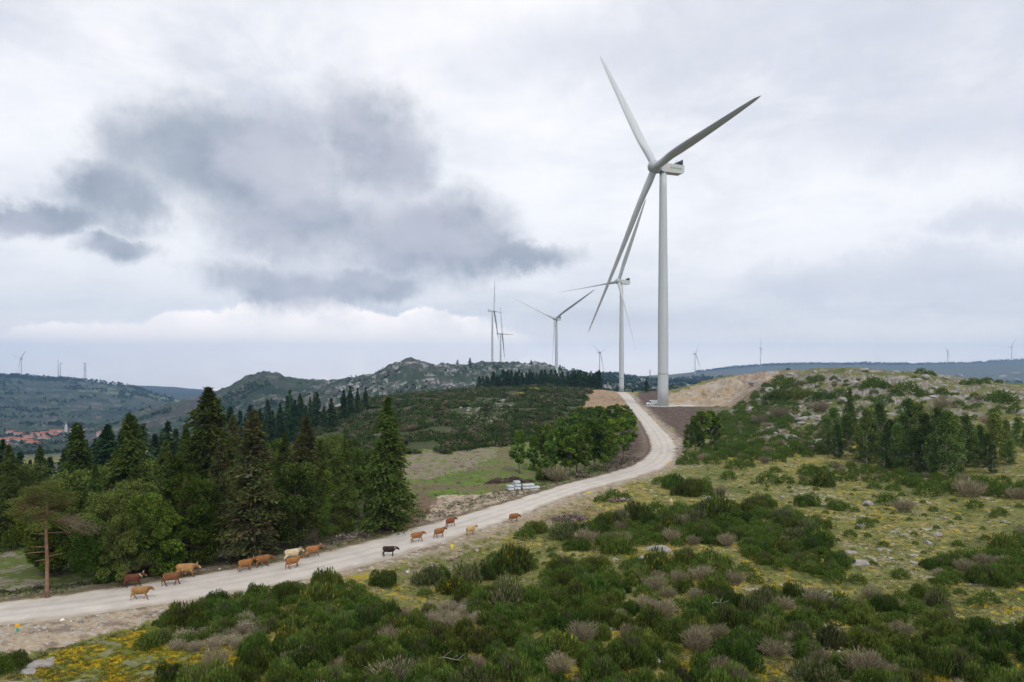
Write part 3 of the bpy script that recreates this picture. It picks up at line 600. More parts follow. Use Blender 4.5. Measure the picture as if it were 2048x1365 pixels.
def broadleaf(seed, H=10., W=6., col=(.052, .088, .022), nclump=34, per=300, low=.22, csz=.30, shape='round', trunk_r=.17, stems=1, bend=.08):
    r = np.random.RandomState(seed); out = []; limbs = []
    for i in range(nclump):
        t = r.rand(); z = low+(1-low)*t
        if shape == 'round': prof = math.sqrt(max(1-((t-.45)/.62)**2, .03))
        elif shape == 'col': prof = .55+.45*math.sin(t*3.0+.4)-.35*t
        else: prof = math.sqrt(max(1-(t-.3)**2/.55, .05))
        a = r.uniform(0, 6.28); q = W*.5*prof*r.uniform(.25, .95); R0 = r.uniform(.075, .15)*W*(1.1 if shape != 'col' else 1.35)
        c_ = np.array([math.cos(a)*q, math.sin(a)*q, min(H*z, H-R0*.6)])
        m = int(per*r.uniform(.7, 1.3)); u = unit(r.randn(m, 3)); u[:, 2] = u[:, 2]*.8+.12
        rad = R0*(.45+.62*r.rand(m)**.5)*(1+.25*np.sin(u[:, 0]*5+i)*np.cos(u[:, 1]*4+i))
        p = c_+u*rad[:, None]; d = u+r.randn(m, 3)*.6+np.array([0, 0, -.15])
        tint = (.62+.72*r.rand())*(1+.30*r.randn(m))
        V, Fc = cards(p, d, r.uniform(.6, 1.2, m)*csz, r.uniform(.45, .85, m)*csz, r); out.append((V, Fc, colr(col, m, .25, r, np.clip(tint, .4, 1.8))))
        if r.rand() < .5: limbs.append((H*max(z*.75-.05, .12), a, q*1.15+.4, .75, .05))
    return cat_cards(out), tree_trunk(H*.86, trunk_r, .03, limbs, seed=seed, bend=bend)
def flatpine(seed, H=11.):
    r = np.random.RandomState(seed); out = []; limbs = []
    for i in range(34):
        t = r.rand(); z = H*(.66+.31*t); a = r.uniform(0, 6.28); q = (3.3*(1-.75*t))*r.uniform(.3, 1.05)+.2
        m = 330; u = unit(r.randn(m, 3)); p = np.array([math.cos(a)*q-.2, math.sin(a)*q, z+.1])+u*np.array([.9, .9, .36])*(.5+.6*r.rand(m, 1))
        col = (.095, .105, .030) if r.rand() < .75 else (.13, .095, .045)
        V, Fc = cards(p, u*np.array([1, 1, .5])+r.randn(m, 3)*.4+np.array([0, 0, .35]), .26, .05, r); out.append((V, Fc, colr(col, m, .3, r, np.full(m, .75+.5*r.rand()))))
        limbs.append((min(z-.3, H*.9), a, q, .12, .05))
    for z, a, L in ((4.9, 3.0, 1.7), (4.4, 3.3, 2.2), (3.6, 3.1, 1.2), (3.9, .2, 1.4), (6.2, .1, 2.1), (6.0, 3.3, 1.4)):
        limbs.append((z, a, L, .05+.2*(L == 1.4), .05))
    # sparse browned twigs on the drooping lower right boughs
    for k in range(14):
        a = r.uniform(-.6, .7); q = r.uniform(1.5, 4.2); m = 90; p = np.array([math.cos(a)*q, math.sin(a)*q*.7, H*.74-q*.42+r.uniform(-.2, .2)])+r.randn(m, 3)*np.array([.5, .4, .22])
        V, Fc = cards(p, r.randn(m, 3)+np.array([1, 0, -.3]), .3, .03, r); out.append((V, Fc, colr((.15, .115, .085), m, .3, r)))
        limbs.append((H*.7, a, q, -.25, .04))
    return cat_cards(out), tree_trunk(H*.84, .19, .10, limbs, seed=seed, bend=.05)
def pair(T, leafmat, barkmat): return (me_cards('crown', T[0], leafmat), T[1].mesh('trunk', barkmat, True))
TR = {}
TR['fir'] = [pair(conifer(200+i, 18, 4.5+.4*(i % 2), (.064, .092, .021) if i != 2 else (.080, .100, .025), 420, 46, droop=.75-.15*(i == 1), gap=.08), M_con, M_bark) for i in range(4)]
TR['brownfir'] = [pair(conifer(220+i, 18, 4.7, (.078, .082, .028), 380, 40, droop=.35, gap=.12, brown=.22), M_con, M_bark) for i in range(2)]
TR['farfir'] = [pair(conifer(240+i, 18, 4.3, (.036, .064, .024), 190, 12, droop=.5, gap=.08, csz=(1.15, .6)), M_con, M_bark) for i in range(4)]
TR['broad'] = [pair(broadleaf(260+i, 10, 7.4, [(.084, .136, .021), (.120, .170, .024), (.102, .140, .032)][i % 3], 62, 300, .12, .28), M_fol, M_bark) for i in range(4)]
TR['willow'] = [pair(broadleaf(270+i, 10, 7.6, (.14, .178, .045), 60, 320, .10, .24, 'low'), M_fol, M_bark) for i in range(2)]
TR['oak'] = [pair(broadleaf(280+i, 10, 4.5, [(.105, .168, .024), (.125, .185, .026), (.085, .142, .022)][i % 3], 50, 105, .25, .37, 'low', .13), M_fol, M_bark) for i in range(4)]
TR['birch'] = [pair(broadleaf(290+i, 10, 4.5, [(.125, .178, .045), (.100, .150, .040), (.145, .195, .042)][i % 3], 90, 70, .06, .30, 'col', .13, bend=.13), M_fol, M_pale) for i in range(4)]
TR['pine'] = [pair(flatpine(300), M_con, M_pine)]
HT = dict(fir=18, brownfir=18, farfir=18, broad=10, willow=10, oak=10, birch=10, pine=11)
NAME = dict(fir='fir_tree', brownfir='cypress_tree', farfir='fir_tree', broad='broadleaf_tree', willow='broadleaf_tree', oak='oak_tree', birch='birch_tree', pine='pine_tree')
rt = random.Random(3)
def place_tree(kind, x, y, h, label, group, wf=1.0, rot=None, cat='tree', var=None):
    V = TR[kind]; cm, tm = V[rt.randrange(len(V)) if var is None else var]
    e = empty(NAME[kind], (x, y, hz(x, y)-.05)); s_ = h/HT[kind]; e.scale = (s_*wf, s_*wf, s_); e.rotation_euler = (0, 0, rt.uniform(0, 6.28) if rot is None else rot)
    link('crown', cm, e); link('trunk', tm, e); return tag(e, label, cat, group)
def tree_at(kind, px, top, y, label, group, wf=1.0, **k):
    x = (px-HX)/F*y; zt = CZ-(top-HY)*y/F; h = max(zt-hz(x, y), 3.0); return place_tree(kind, x, y, h, label, group, wf, **k)
G1 = 'tall firs in the wood left of the road'
for px, top, y, wf, lab, kd in [
    (775,795,93,.98,'tall dark fir standing alone at the road edge, right end of the wood','fir'),
    (417,775,101,1.02,'tallest dark fir of the wood, its tip reaching the skyline','fir'),
    (260,828,88,.95,'broad dark fir in the left half of the wood above the willows','fir'),
    (155,848,99,1.1,'bushy dark fir left of the broad dark fir, bare branches showing','fir'),
    (507,823,80,1.05,'wide drooping olive brown cypress just behind the orange cattle','brownfir'),
    (612,832,97,.95,'brownish cypress with sparse grey boughs behind the bright oak','brownfir'),
    (466,830,116,.75,'slim brown topped conifer between the tallest fir and the drooping cypress','brownfir'),
    (372,850,112,.8,'dark narrow fir just left of the tallest fir','fir'),
    (18,890,104,.8,'dark fir at the left edge of the picture','fir'),
    (80,892,128,.62,'small dark fir between the left edge fir and the bushy fir','fir'),
    (570,865,105,.75,'dark fir half hidden behind the bright oak','fir'),
    (190,930,82,.7,'short dark fir standing among the willows in the left of the wood','fir'), (372,955,79,.7,'short olive fir close behind the golden cow','brownfir'), (690,880,99,.75,'dark fir between the bright oak and the lone fir','fir'), (640,880,103,.8,'shaggy fir right of the bright oak','fir'), (330,880,96,.75,'dark fir left of the tallest fir, above the broadleaf trees','fir'),
    (440,880,92,.8,'olive conifer with drooping boughs left of the drooping cypress','brownfir')]:
    tree_at(kd, px, top, y, lab, G1, wf)
G2 = 'broadleaf trees in the wood left of the road'
for px, top, y, kd, wf in [(145,945,84,'willow',1.0),(95,985,80,'broad',1),(215,985,76,'willow',.95),(272,965,78,'willow',1.0),(305,992,73,'broad',.9),(250,1030,70.5,'willow',.8),
    (335,1035,74,'broad',.75),(405,965,80,'broad',.85),(590,928,85,'broad',.9),(560,975,88,'broad',.7),(640,945,98,'broad',.85),(700,900,108,'broad',.9),(732,905,118,'broad',.85),
    (690,965,99,'willow',.8),(655,878,132,'broad',1),(350,912,98,'broad',.9),(300,925,104,'willow',1),(120,1000,78,'broad',.9),(665,868,155,'willow',1),(190,1040,70.5,'broad',.75),
    (440,940,96,'broad',.9),(535,985,99,'broad',.7),(60,930,110,'willow',1),(700,880,150,'broad',.9),(600,890,150,'willow',1),(215,930,112,'willow',1.1),(170,965,90,'broad',.9),(735,1000,101,'broad',.6),(650,1020,92,'broad',.6)]:
    tree_at(kd, px, top, y, 'green broadleaf tree crowded among the dark firs left of the road' if kd == 'broad' else 'pale green feathery tree crowded among the dark firs', G2 if kd == 'broad' else 'pale feathery trees in the wood', wf*1.05)
tree_at('pine', 95, 963, 66.0, 'umbrella shaped pine with bare reddish trunk at the road edge far left', None, 1.0, rot=.15)
G3 = 'distant firs above the wood'
far = [(215,853,150),(205,868,165),(245,875,160),(285,850,172),(335,845,182),(170,880,195),(190,878,205),(310,870,178),(325,865,192),(352,858,200),(460,815,205),(437,838,235),(480,822,262),(500,812,255),(520,820,270),(540,832,250),
 (575,793,290),(590,800,310),(600,789,322),(612,812,300),(620,795,335),(634,785,318),(663,797,300),(687,780,335),(700,772,352),(715,776,350),(731,775,362),(648,812,320),(585,810,270),(560,818,285),(545,822,300),(490,835,300),(510,838,310),
 (40,905,150),(5,880,170),(100,915,170),(130,900,190),(60,920,200),(395,845,210),(410,840,230),(425,850,200),(230,885,200),(265,880,220),(580,780,470),(535,800,420),(560,806,400),(628,790,420),(604,796,380)]
for i, (px, top, y) in enumerate(far): tree_at('farfir', px, top, y, 'narrow dark fir rising far behind the wood on the left', G3, rt.uniform(.8, 1.1))
for i in range(34):
    px = rt.uniform(-40, 720); y = rt.uniform(125, 330); tree_at(rt.choice(['broad', 'willow', 'broad']), px, (1 if px < 450 else 0)*55+895+rt.uniform(-10, 50)-y*.06, y, 'round green tree low behind the front of the wood', 'trees deeper in the wood', 1.0)
G4 = 'oaks in the grove inside the road bend'
for px, top, y in [(1038,862,146),(1066,872,150),(1088,868,158),(1110,862,143),(1131,855,144),(1152,848,145),(1170,858,141),(1190,842,149),(1206,848,153),(1226,835,158),(1246,832,168),(1256,822,186),(1262,830,194),(1226,812,212),(1201,812,222),(1180,815,218),(1160,815,228),(1146,824,208),(1121,835,190),(1096,848,176),(1076,850,171),(1236,808,238),(1250,812,226),(1215,860,147),(1140,870,141),(1100,880,141),(1180,835,185),(1210,832,190)]:
    tree_at('oak', px, top, y, 'slender leafy oak in the grove inside the road bend', G4, rt.uniform(.85, 1.05)*(1 if y < 180 else 1.2))
for px, top, y, w_ in [(1378,850,176,1),(1391,832,182,1),(1406,822,186,1.1),(1421,822,190,1.1),(1433,832,188,1),(1372,880,168,.9),(1400,860,178,1)]:
    tree_at('oak', px, top, y, 'leafy oak in the small clump right of the road bend', 'oaks right of the road bend', w_)
G5 = 'trees in the birch stand below the rocky hill'
for px, top, y, kd, lab in [(1652,835,165,'birch',None),(1668,815,172,'birch',None),(1694,830,160,'birch','bright light green tree near the left end of the birch stand'),(1700,778,186,'fir','dark spire topped spruce rising behind the left of the birch stand'),(1735,818,150,'birch','tall birch with a bare white trunk showing, left part of the stand'),
  (1758,806,160,'birch',None),(1780,842,142,'birch',None),(1796,848,138,'birch',None),(1818,800,152,'birch',None),(1836,806,150,'birch',None),(1850,830,134,'birch',None),(1876,815,150,'birch',None),(1893,822,130,'birch','tall birch with a crooked pale trunk bare from top to foot'),(1908,832,135,'birch',None),(1932,832,140,'birch',None),(1962,850,142,'birch',None),(1990,828,138,'birch',None),(2012,840,140,'birch',None),(1985,890,130,'birch',None),(1946,860,138,'birch',None),(1770,870,140,'birch',None),(1828,860,135,'birch',None),(1862,870,132,'birch',None),(1720,850,152,'birch',None),(2035,835,150,'birch',None),(2050,860,145,'birch',None),(2022,880,136,'birch',None),(1675,850,158,'birch',None),(1748,850,150,'birch',None),(1806,830,146,'birch',None),(1918,860,134,'birch',None),(1975,870,136,'birch',None)]:
    tree_at(kd, px, top, y, lab or 'slim leafy birch crowded in the stand below the rocky hill', G5, rt.uniform(.85, 1.1) if kd == 'birch' else .8)
G6 = 'conifers in the row along the middle ridge'
for i in range(74):
    px = 958+242*((i+.5)/74)+rt.uniform(-3, 3); y = rt.uniform(520, 600)
    tree_at('farfir', px, 741+rt.uniform(-2, 13)+(8 if px < 985 else 0), y, 'dark conifer in the close row along the middle ridge', G6, rt.uniform(1.1, 1.6))
for px, top, y, lab in [(1293,757,415,'lone dark spruce behind the turbine apron, left of the great tower'),(1265,778,420,'small dark tree beside the road crest'),(1575,736,322,None)]:
    if lab: tree_at('farfir', px, top, y, lab, None, 1.2)
for px, top, y in [(915,720,1500),(940,716,1450),(1062,720,1560),(775,741,1380),(1100,728,1560),(712,750,1500),(1170,744,1500),(1120,730,1500)]:
    tree_at('farfir', px, top, y, 'tiny dark tree on the crest of the far rocky ridge', 'trees on the far rocky ridge', 1.6)
# ================================================================== bushes
BL = {'g': ('broom_bush', 'dark green broom bush growing %s', 'bush'), 'y': ('broom_bush', 'yellow flecked broom bush growing %s', 'bush'), 'm': ('broom_bush', 'half dry broom bush growing %s', 'bush'),
      'd': ('dry_bush', 'dry grey leafless bush standing %s', 'bush'), 'w': ('dry_bush', 'bleached straw coloured brush lying %s', 'bush')}
blist = []                                          # (x, y, radius, height factor, kind, place)
ISO = [(1470,939,36,'y'),(1457,957,28,'y'),(1537,966,42,'m'),(1572,966,30,'y'),(1611,969,24,'g'),(1649,971,48,'y'),(1616,948,38,'g'),(1550,944,22,'g'),(1614,1010,50,'g'),(1523,1014,52,'g'),(1775,1008,40,'g'),(1808,1024,44,'d'),(1676,1018,46,'g'),(1950,1014,28,'g'),
 (1350,978,56,'g'),(1392,982,60,'g'),(1375,992,60,'g'),(1410,992,36,'g'),(1318,968,26,'g'),(1441,990,36,'d'),(1749,977,24,'g'),(1786,981,26,'g'),(1855,990,46,'g'),(1938,994,62,'d'),(2001,990,44,'g'),(2030,998,36,'d'),(1822,972,30,'g'),(1965,980,50,'m'),(1905,985,44,'m'),
 (1515,892,32,'g'),(1534,873,22,'g'),(1481,906,42,'g'),(1504,917,38,'g'),(1590,905,40,'m'),(1620,900,36,'m'),(1655,905,40,'g'),(1560,915,30,'g'),(1225,1000,36,'m'),(1250,1000,26,'g'),(1200,1003,24,'g'),(1080,940,40,'g'),(1112,962,56,'d'),(1090,958,44,'g'),
 (1073,1062,52,'g'),(1050,1075,40,'g'),(1125,1080,50,'m'),(1150,1075,50,'m'),(1180,1072,44,'g'),(1230,1055,70,'g'),(1275,1045,80,'g'),(1225,1102,78,'g'),(1320,1075,50,'g'),(1345,1060,44,'m'),(1390,1055,60,'m'),(1432,1040,76,'y'),(1460,1040,50,'g'),(1405,1030,50,'m'),
 (1342,1085,44,'d'),(1388,1092,34,'d'),(1455,1095,42,'d'),(1425,1090,30,'m'),(1365,1055,40,'d'),(1505,1115,36,'g'),(1560,1112,50,'y'),(1490,1150,36,'g'),(1510,1168,30,'g'),
 (768,1164,62,'g'),(855,1165,56,'m'),(880,1160,44,'g'),(850,1190,30,'g'),(1028,1140,88,'y'),(970,1150,60,'g'),(935,1160,60,'m'),(905,1180,60,'y'),(945,1188,50,'g'),(985,1115,24,'g'),(1675,1140,40,'g'),(1800,1158,30,'g'),(1715,1165,32,'m'),
 (1920,1187,22,'g'),(1950,1207,30,'g'),(1976,1200,38,'g'),(2000,1030,26,'m'),(20,1335,66,'g'),(-10,1345,60,'g'),(345,1370,70,'g'),(1700,1075,24,'g'),(1730,1055,30,'m'),(1290,1225,48,'d'),(1640,1330,60,'d'),(1580,1290,44,'d'),(1730,1350,90,'d'),(1395,1285,56,'d'),(1440,1280,44,'d'),(1260,1285,50,'d'),(1440,1350,56,'d'),
 (690,1062,44,'y'),(660,1072,40,'m')]
SPEC = {768:'in front of the dark brown calf at the road edge', 1028:'beside the green clearing right of the yellow marker', 20:'at the bottom left corner beside the pale rock', 1073:'at the near road edge beside the rightmost walking cow',
  1470:'right of the bend, upper of two', 1457:'right of the bend, lower of two', 1611:'as the smallest in the row on the turf slope', 1649:'widest in the row on the turf slope', 1614:'alone on the open turf below the row', 1523:'alone on the turf left of the open slope',
  1441:'beside the big green clump left of the turf slope', 690:'among the firs at the far road edge', 1800:'alone on the stony turf at the right', 1976:'right of the bare ground, larger of two', 1950:'right of the bare ground, smaller of two', 1730:'lowest and largest near the bottom edge', 1290:'in the gap below the two crows'}
for px, py, w_, k in ISO:
    x, y = hit(px, py, h=None); blist.append((x, y, w_*.58*y/F, rt.uniform(.95, 1.3), k, SPEC.get(px)))
HILLB = [(1576,739,9),(1562,768,34),(1580,775,40),(1600,770,24),(1618,756,12),(1638,762,26),(1624,768,14),(1749,779,44),(1730,776,24),(1770,777,24),(1804,746,10),(1842,749,22),(1860,751,22),(1828,755,10),(1815,790,50),(1845,792,30),(1928,768,18),(1948,772,26),(1966,768,24),(1975,762,20),(1997,766,16),(1884,790,26),(1767,808,34),(1917,815,24),(1935,817,14),(1935,800,9),(1985,818,14),(2008,806,50),(1990,800,40),(1600,795,60),(1650,800,50),(1680,795,36),(1560,800,60),(1660,845,30),(1740,800,24),(1950,830,10),(1962,835,8),(2030,825,30)]
for px, py, w_ in HILLB:
    x, y = hit(px, py+2, 170, 330); blist.append((x, y, w_*.55*y/F, rt.uniform(.8, 1.1), 'g', 'on the rocky hill on the right'))
for px, py, w_ in [(1884,818,46),(1600,770,30),(1680,845,40),(1560,840,50),(1985,870,50),(1830,845,50),(1520,850,40),(1640,820,50)]:
    x, y = hit(px, py+2, 170, 420); blist.append((x, y, w_*.55*y/F, rt.uniform(.7, .9), 'd', 'on the rocky hill on the right'))
def poly_world(poly): return [hit(*p) for p in poly]
def fill(poly, sp, rmin, rmax, kinds, place, px_space=True, hf=(.9, 1.3), y0=0, y1=1e9, tries=6000, ymin=20):
    W_ = [hit(p[0], p[1], ymin) for p in poly]; xs = [p[0] for p in W_]; ys = [p[1] for p in W_]; got = []
    for _ in range(tries):
        x = rt.uniform(min(xs), max(xs)); y = rt.uniform(max(min(ys), 44), max(ys))
        if not inpoly(np.array([x]), np.array([y]), W_)[0]: continue
        r_ = rt.uniform(rmin, rmax)
        if any((x-a)**2+(y-b)**2 < ((r_+c)*sp)**2 for a, b, c in got): continue
        if any((x-q[0])**2+(y-q[1])**2 < (q[2]*.8)**2 for q in blist): continue
        got.append((x, y, r_)); blist.append((x, y, r_, rt.uniform(*hf), rt.choice(kinds), place))
for key, (poly, dshare, sp) in DENSE.items():
    n = int(round(dshare*.55*20)); fill(poly, sp*.86, .85, 2.3, ['d']*n+['g']*(20-n-2)+['y', 'm'], {'a': 'in the close scrub below the road at lower left', 'b': 'in the mixed scrub below the calf', 'c': 'in the close scrub at bottom centre', 'd': 'in the scrub band below the bend', 'e': 'in the scrub around the pale rocks', 'f': 'in the dark clump right of centre', 'g': 'in the mixed scrub at bottom right', 'h': 'in the dark clump at the right edge'}[key])
fill([(1360,930),(1440,870),(1440,830),(1500,800),(1530,770),(1600,790),(1580,860),(1500,880),(1440,930)], .9, 1.2, 2.4, ['g']*8+['m', 'd'], 'between the bend and the rock cutting', hf=(.7, 1.1))
fill([(1440,900),(1660,850),(1660,905),(1500,935)], .95, 1.0, 2.2, ['g', 'g', 'm', 'd'], 'along the foot of the rocky hill', hf=(.7, 1.1))
fill([(1600,960),(1660,930),(2060,970),(2060,1000),(1900,985),(1750,965)], 1.0, .8, 1.9, ['g', 'g', 'm', 'd'], 'along the front of the birch stand', hf=(.7, 1.1))
fill([(1560,765),(1700,760),(2048,800),(2060,930),(1900,930),(1560,880)], 1.75, .8, 2.0, ['g', 'g', 'm', 'd'], 'on the rocky hill on the right', hf=(.7, 1.1), ymin=150)
fill([(1480,960),(2048,1010),(2048,1180),(1760,1160),(1660,1080),(1480,1030)], 4.2, .35, .8, ['g', 'g', 'm'], 'on the stony turf at the right', hf=(.8, 1.1))
fill([(400,1262),(480,1240),(535,1262),(480,1300),(400,1305),(330,1300)], .7, .7, 1.1, ['w'], 'between the scrub patches at lower left', hf=(.55, .8))
fill([(850,1215),(940,1205),(960,1240),(900,1275),(850,1260)], .7, .7, 1.2, ['w'], 'in the gap between scrub patches at bottom centre', hf=(.6, .9))
fill([(980,1150),(1110,1130),(1180,1100),(1150,1090),(1000,1120)], 1.8, .3, .7, ['g', 'm'], 'in the green clearing below the road', hf=(.8, 1))
FL = [q for q in blist if q[4] in 'gym']; FD = [q for q in blist if q[4] in 'dw']
def size_key(q): return -q[2]/math.hypot(q[0], q[1])
def vis(q): return abs(q[0]/q[1]*F) < 1090+F*q[2]/q[1] and q[1] > 44
FL = sorted([q for q in FL if vis(q)], key=size_key); FD = sorted([q for q in FD if vis(q)], key=size_key)
print('bushes', len(FL), len(FD))
VIEW_SAFE = lambda x, y: math.hypot(x, y) > 30
def put_bush(q):
    x, y, r_, hf_, k, place = q; D = road_dist([x], [y])[0][0]
    if D < r_*.75: return
    kk_ = 'G' if (k == 'g' and r_ > 1.35) else k; me = BUSH[kk_][rt.randrange(len(BUSH[kk_]))]; nm, lab, cat_ = BL[k]
    o = link(nm, me, None, (x, y, hz(x, y)-.06)); o.rotation_euler = (rt.uniform(-.1, .1), rt.uniform(-.1, .1), rt.uniform(0, 6.28)); hh = r_*hf_*1.5
    if k == 'd': hh = r_*rt.uniform(.9, 1.25)
    o.scale = (r_*rt.uniform(.85, 1.15), r_*rt.uniform(.85, 1.15), hh)
    place_ = place or 'on the open heath right of the road'
    tag(o, lab % place_, cat_, None if (place in SPEC.values()) else ('green bushes ' if k in 'gm' else 'yellow flecked bushes ' if k == 'y' else 'dry bushes ')+place_)
for q in FL[:300]: put_bush(q)
for q in FD[:300]: put_bush(q)
# leftovers past 300 and the unbroken scrub on the middle hill: one mass
def blob_cards(xs, ys, rr, n, cols_, csz=.5, flat=.7, r=rs):
    N = len(xs); zz_ = Hf(xs, ys); rep = n
    X_ = np.repeat(xs, rep); Y_ = np.repeat(ys, rep); Z_ = np.repeat(zz_, rep); R_ = np.repeat(rr, rep)
    u = unit(r.randn(N*rep, 3)); u[:, 2] = np.abs(u[:, 2]); u = unit(u)
    P = np.stack([X_, Y_, Z_], 1)+u*(R_*(.6+.45*r.rand(N*rep)))[:, None]*np.array([1, 1, flat])
    V, Fc = cards(P, u*.8+np.array([0, 0, .6])+r.randn(N*rep, 3)*.3, R_*csz*r.uniform(.7, 1.2, N*rep), R_*csz*.42, r)
    K_ = np.repeat(cols_, rep, 0)*(1+.2*r.randn(N*rep, 1)); return V, Fc, np.repeat(np.clip(K_, .005, .8), 4, 0)
rest = FL[300:]
parts = []
if rest: parts.append(blob_cards(np.array([q[0] for q in rest]), np.array([q[1] for q in rest]), np.array([q[2] for q in rest]), 500, np.tile(GREEN, (len(rest), 1)), .22, 1.0))
u_ = rs.uniform(540, 1262, 18000); yy = np.exp(rs.uniform(math.log(172), math.log(640), 18000)); xx = (u_-HX)/F*yy
pyy = HY+(CZ-H0(xx, yy))*F/yy
ok = inpoly(u_, pyy, [(540,925),(700,915),(800,918),(1010,893),(1262,845),(1180,815),(1190,770),(1100,700),(540,700)]) & (~inpoly(u_, pyy, [(905,845),(935,800),(1000,790),(1035,815),(985,850),(940,860)]) | (rs.rand(18000) < .35)) & ~inpoly(u_, pyy, [(1160,820),(1190,776),(1262,770),(1290,820),(1240,840)])
ok &= (fbm(xx, yy, 22, 3, .5, 51) > -.12) & (road_dist(xx, yy)[0] > 6)
xx, yy = xx[ok], yy[ok]; n_ = len(xx); cc = np.where(rs.rand(n_, 1) < .8, np.array([[.046, .074, .022]]), np.array([[.14, .115, .08]]))*(1+.25*rs.randn(n_, 1))
parts.append(blob_cards(xx, yy, rs.uniform(.9, 2.2, n_)*(yy/330)**.35, 26, cc, .62, .75))
print('scrub', n_)
T = cat_cards(parts); o = link('scrub', me_cards('scrub', T, M_fol)); tag(o, 'unbroken dark green scrub covering the hill behind the grove', 'scrub', None, 'stuff')
# far woods and thickets: dark tree clumps scattered over the distant hills
n_ = 60000; u_ = rs.uniform(-60, 2110, n_); yy = np.exp(rs.uniform(math.log(760), math.log(6600), n_)); xx = (u_-HX)/F*yy
zz0 = Hn(xx, yy); pyy = HY+(CZ-zz0)*F/yy; dn_ = fbm(xx, yy, 170, 4, .6, 61)
crest = ((u_ < 160) & (yy > 3050) & (yy < 3330)) | ((u_ > 150) & (u_ < 350) & (yy > 3080) & (yy < 3280) & (rs.rand(n_) < .5)) | ((u_ > 1390) & (yy > 6000) & (yy < 6550))
ok = (((dn_ > .17) & (yy < 3300) & ~((u_ > 640) & (u_ < 1250) & (yy < 2200) & (rs.rand(n_) < .75))) | crest | ((u_ > 1190) & (u_ < 1500) & (yy > 1000) & (yy < 3000) & (dn_ > -.05))) & ~((u_ > 1300) & (yy > 3300) & (yy < 5900))
xx, yy, cr_ = xx[ok], yy[ok], crest[ok]; n_ = len(xx); rr = np.where(cr_, rs.uniform(5, 9, n_), rs.uniform(4, 8, n_))*np.clip(yy/2500, .45, 1.3)
cc = np.array([[.030, .050, .022]])*(1+.35*rs.randn(n_, 1)); 
def far_cards():
    zz_ = Hn(xx, yy); rep = 9; P = np.stack([np.repeat(xx, rep), np.repeat(yy, rep), np.repeat(zz_, rep)], 1); R_ = np.repeat(rr, rep)
    u = unit(rs.randn(n_*rep, 3)); u[:, 2] = np.abs(u[:, 2]); P = P+u*R_[:, None]*np.array([.8, .8, 1.3])
    V, Fc = cards(P, u*.3+np.array([0, 0, 1])+rs.randn(n_*rep, 3)*.3, R_*.95, R_*.75); return V, Fc, np.repeat(np.clip(np.repeat(cc, rep, 0)*(1+.2*rs.randn(n_*rep, 1)), .005, .3), 4, 0)
print('far', n_)
o = link('far_woods', me_cards('far_woods', far_cards(), M_fol)); tag(o, 'far off woods and thickets mottling the hazy hills', 'woods', None, 'stuff')
# heath cushions and grass tufts on the near slope
n_ = 60000; yy = 46/np.sqrt(rs.uniform((46/185)**2, 1, n_)); u_ = rs.uniform(-60, 2110, n_); xx = (u_-HX)/F*yy; pyy = HY+(CZ-H0(xx, yy))*F/yy
D, S, _ = road_dist(xx, yy); nb = fbm(xx, yy, 2.2, 3, .65, 22); nc = fbm(xx, yy, 30, 4, .5, 23)
ok = (D > 1.5) & (((S > 0) & (D > 3.5+nb*5)) | ((S < 0) & (u_ > 780) & (u_ < 1280) & (D > 4) & (rs.rand(n_) < .5))) & (nb+.4*rs.rand(n_) > .0)
ok &= ~((S < 0) & (u_ < 780)) & ~inpoly(u_, pyy, SHOULDER)
xx, yy, nb, nc, S, u_, pyy = (a[ok] for a in (xx, yy, nb, nc, S, u_, pyy)); n_ = len(xx)
isb = inpoly(u_, pyy, bank, 0)
yel = (rs.rand(n_) < np.where(isb, .45, .06+.42*sstep(.05, .3, nb+.6*nc))) & (S > 0)
cc = np.where(yel[:, None], np.array([[.36, .265, .022]]), np.where(rs.rand(n_, 1) < .65, np.array([[.105, .125, .035]]), np.array([[.21, .18, .105]])))*(1+.2*rs.randn(n_, 1))
T = blob_cards(xx, yy, rs.uniform(.10, .34, n_)*np.clip(yy/90, .7, 1.7), 12, cc, .55, .55)
o = link('heath_cushions', me_cards('heath_cushions', T, M_fol)); tag(o, 'low cushions of heath, grass and yellow flowers covering the slope', 'ground cover', None, 'stuff'); print('cushions', n_)
# slash and tufts on the forest edge and verge
n_ = 5000; k_ = rs.randint(0, 255, n_); off = rs.uniform(.5, 7, n_); P = cl[k_]-nr[k_]*(hw[k_]+off)[:, None]; P += rs.randn(n_, 2)*.4
ok = (road_dist(P[:, 0], P[:, 1])[0] > .5) & (P[:, 1] < 170); xx, yy = P[ok, 0], P[ok, 1]; n_ = len(xx)
cc = np.where(rs.rand(n_, 1) < .5, np.array([[.06, .095, .025]]), np.array([[.15, .115, .09]]))*(1+.25*rs.randn(n_, 1))
o = link('verge_undergrowth', me_cards('verge_undergrowth', blob_cards(xx, yy, rs.uniform(.12, .5, n_), 16, cc, .5, .8), M_fol)); tag(o, 'weeds and twigs along the foot of the wood beside the road', 'undergrowth', None, 'stuff')
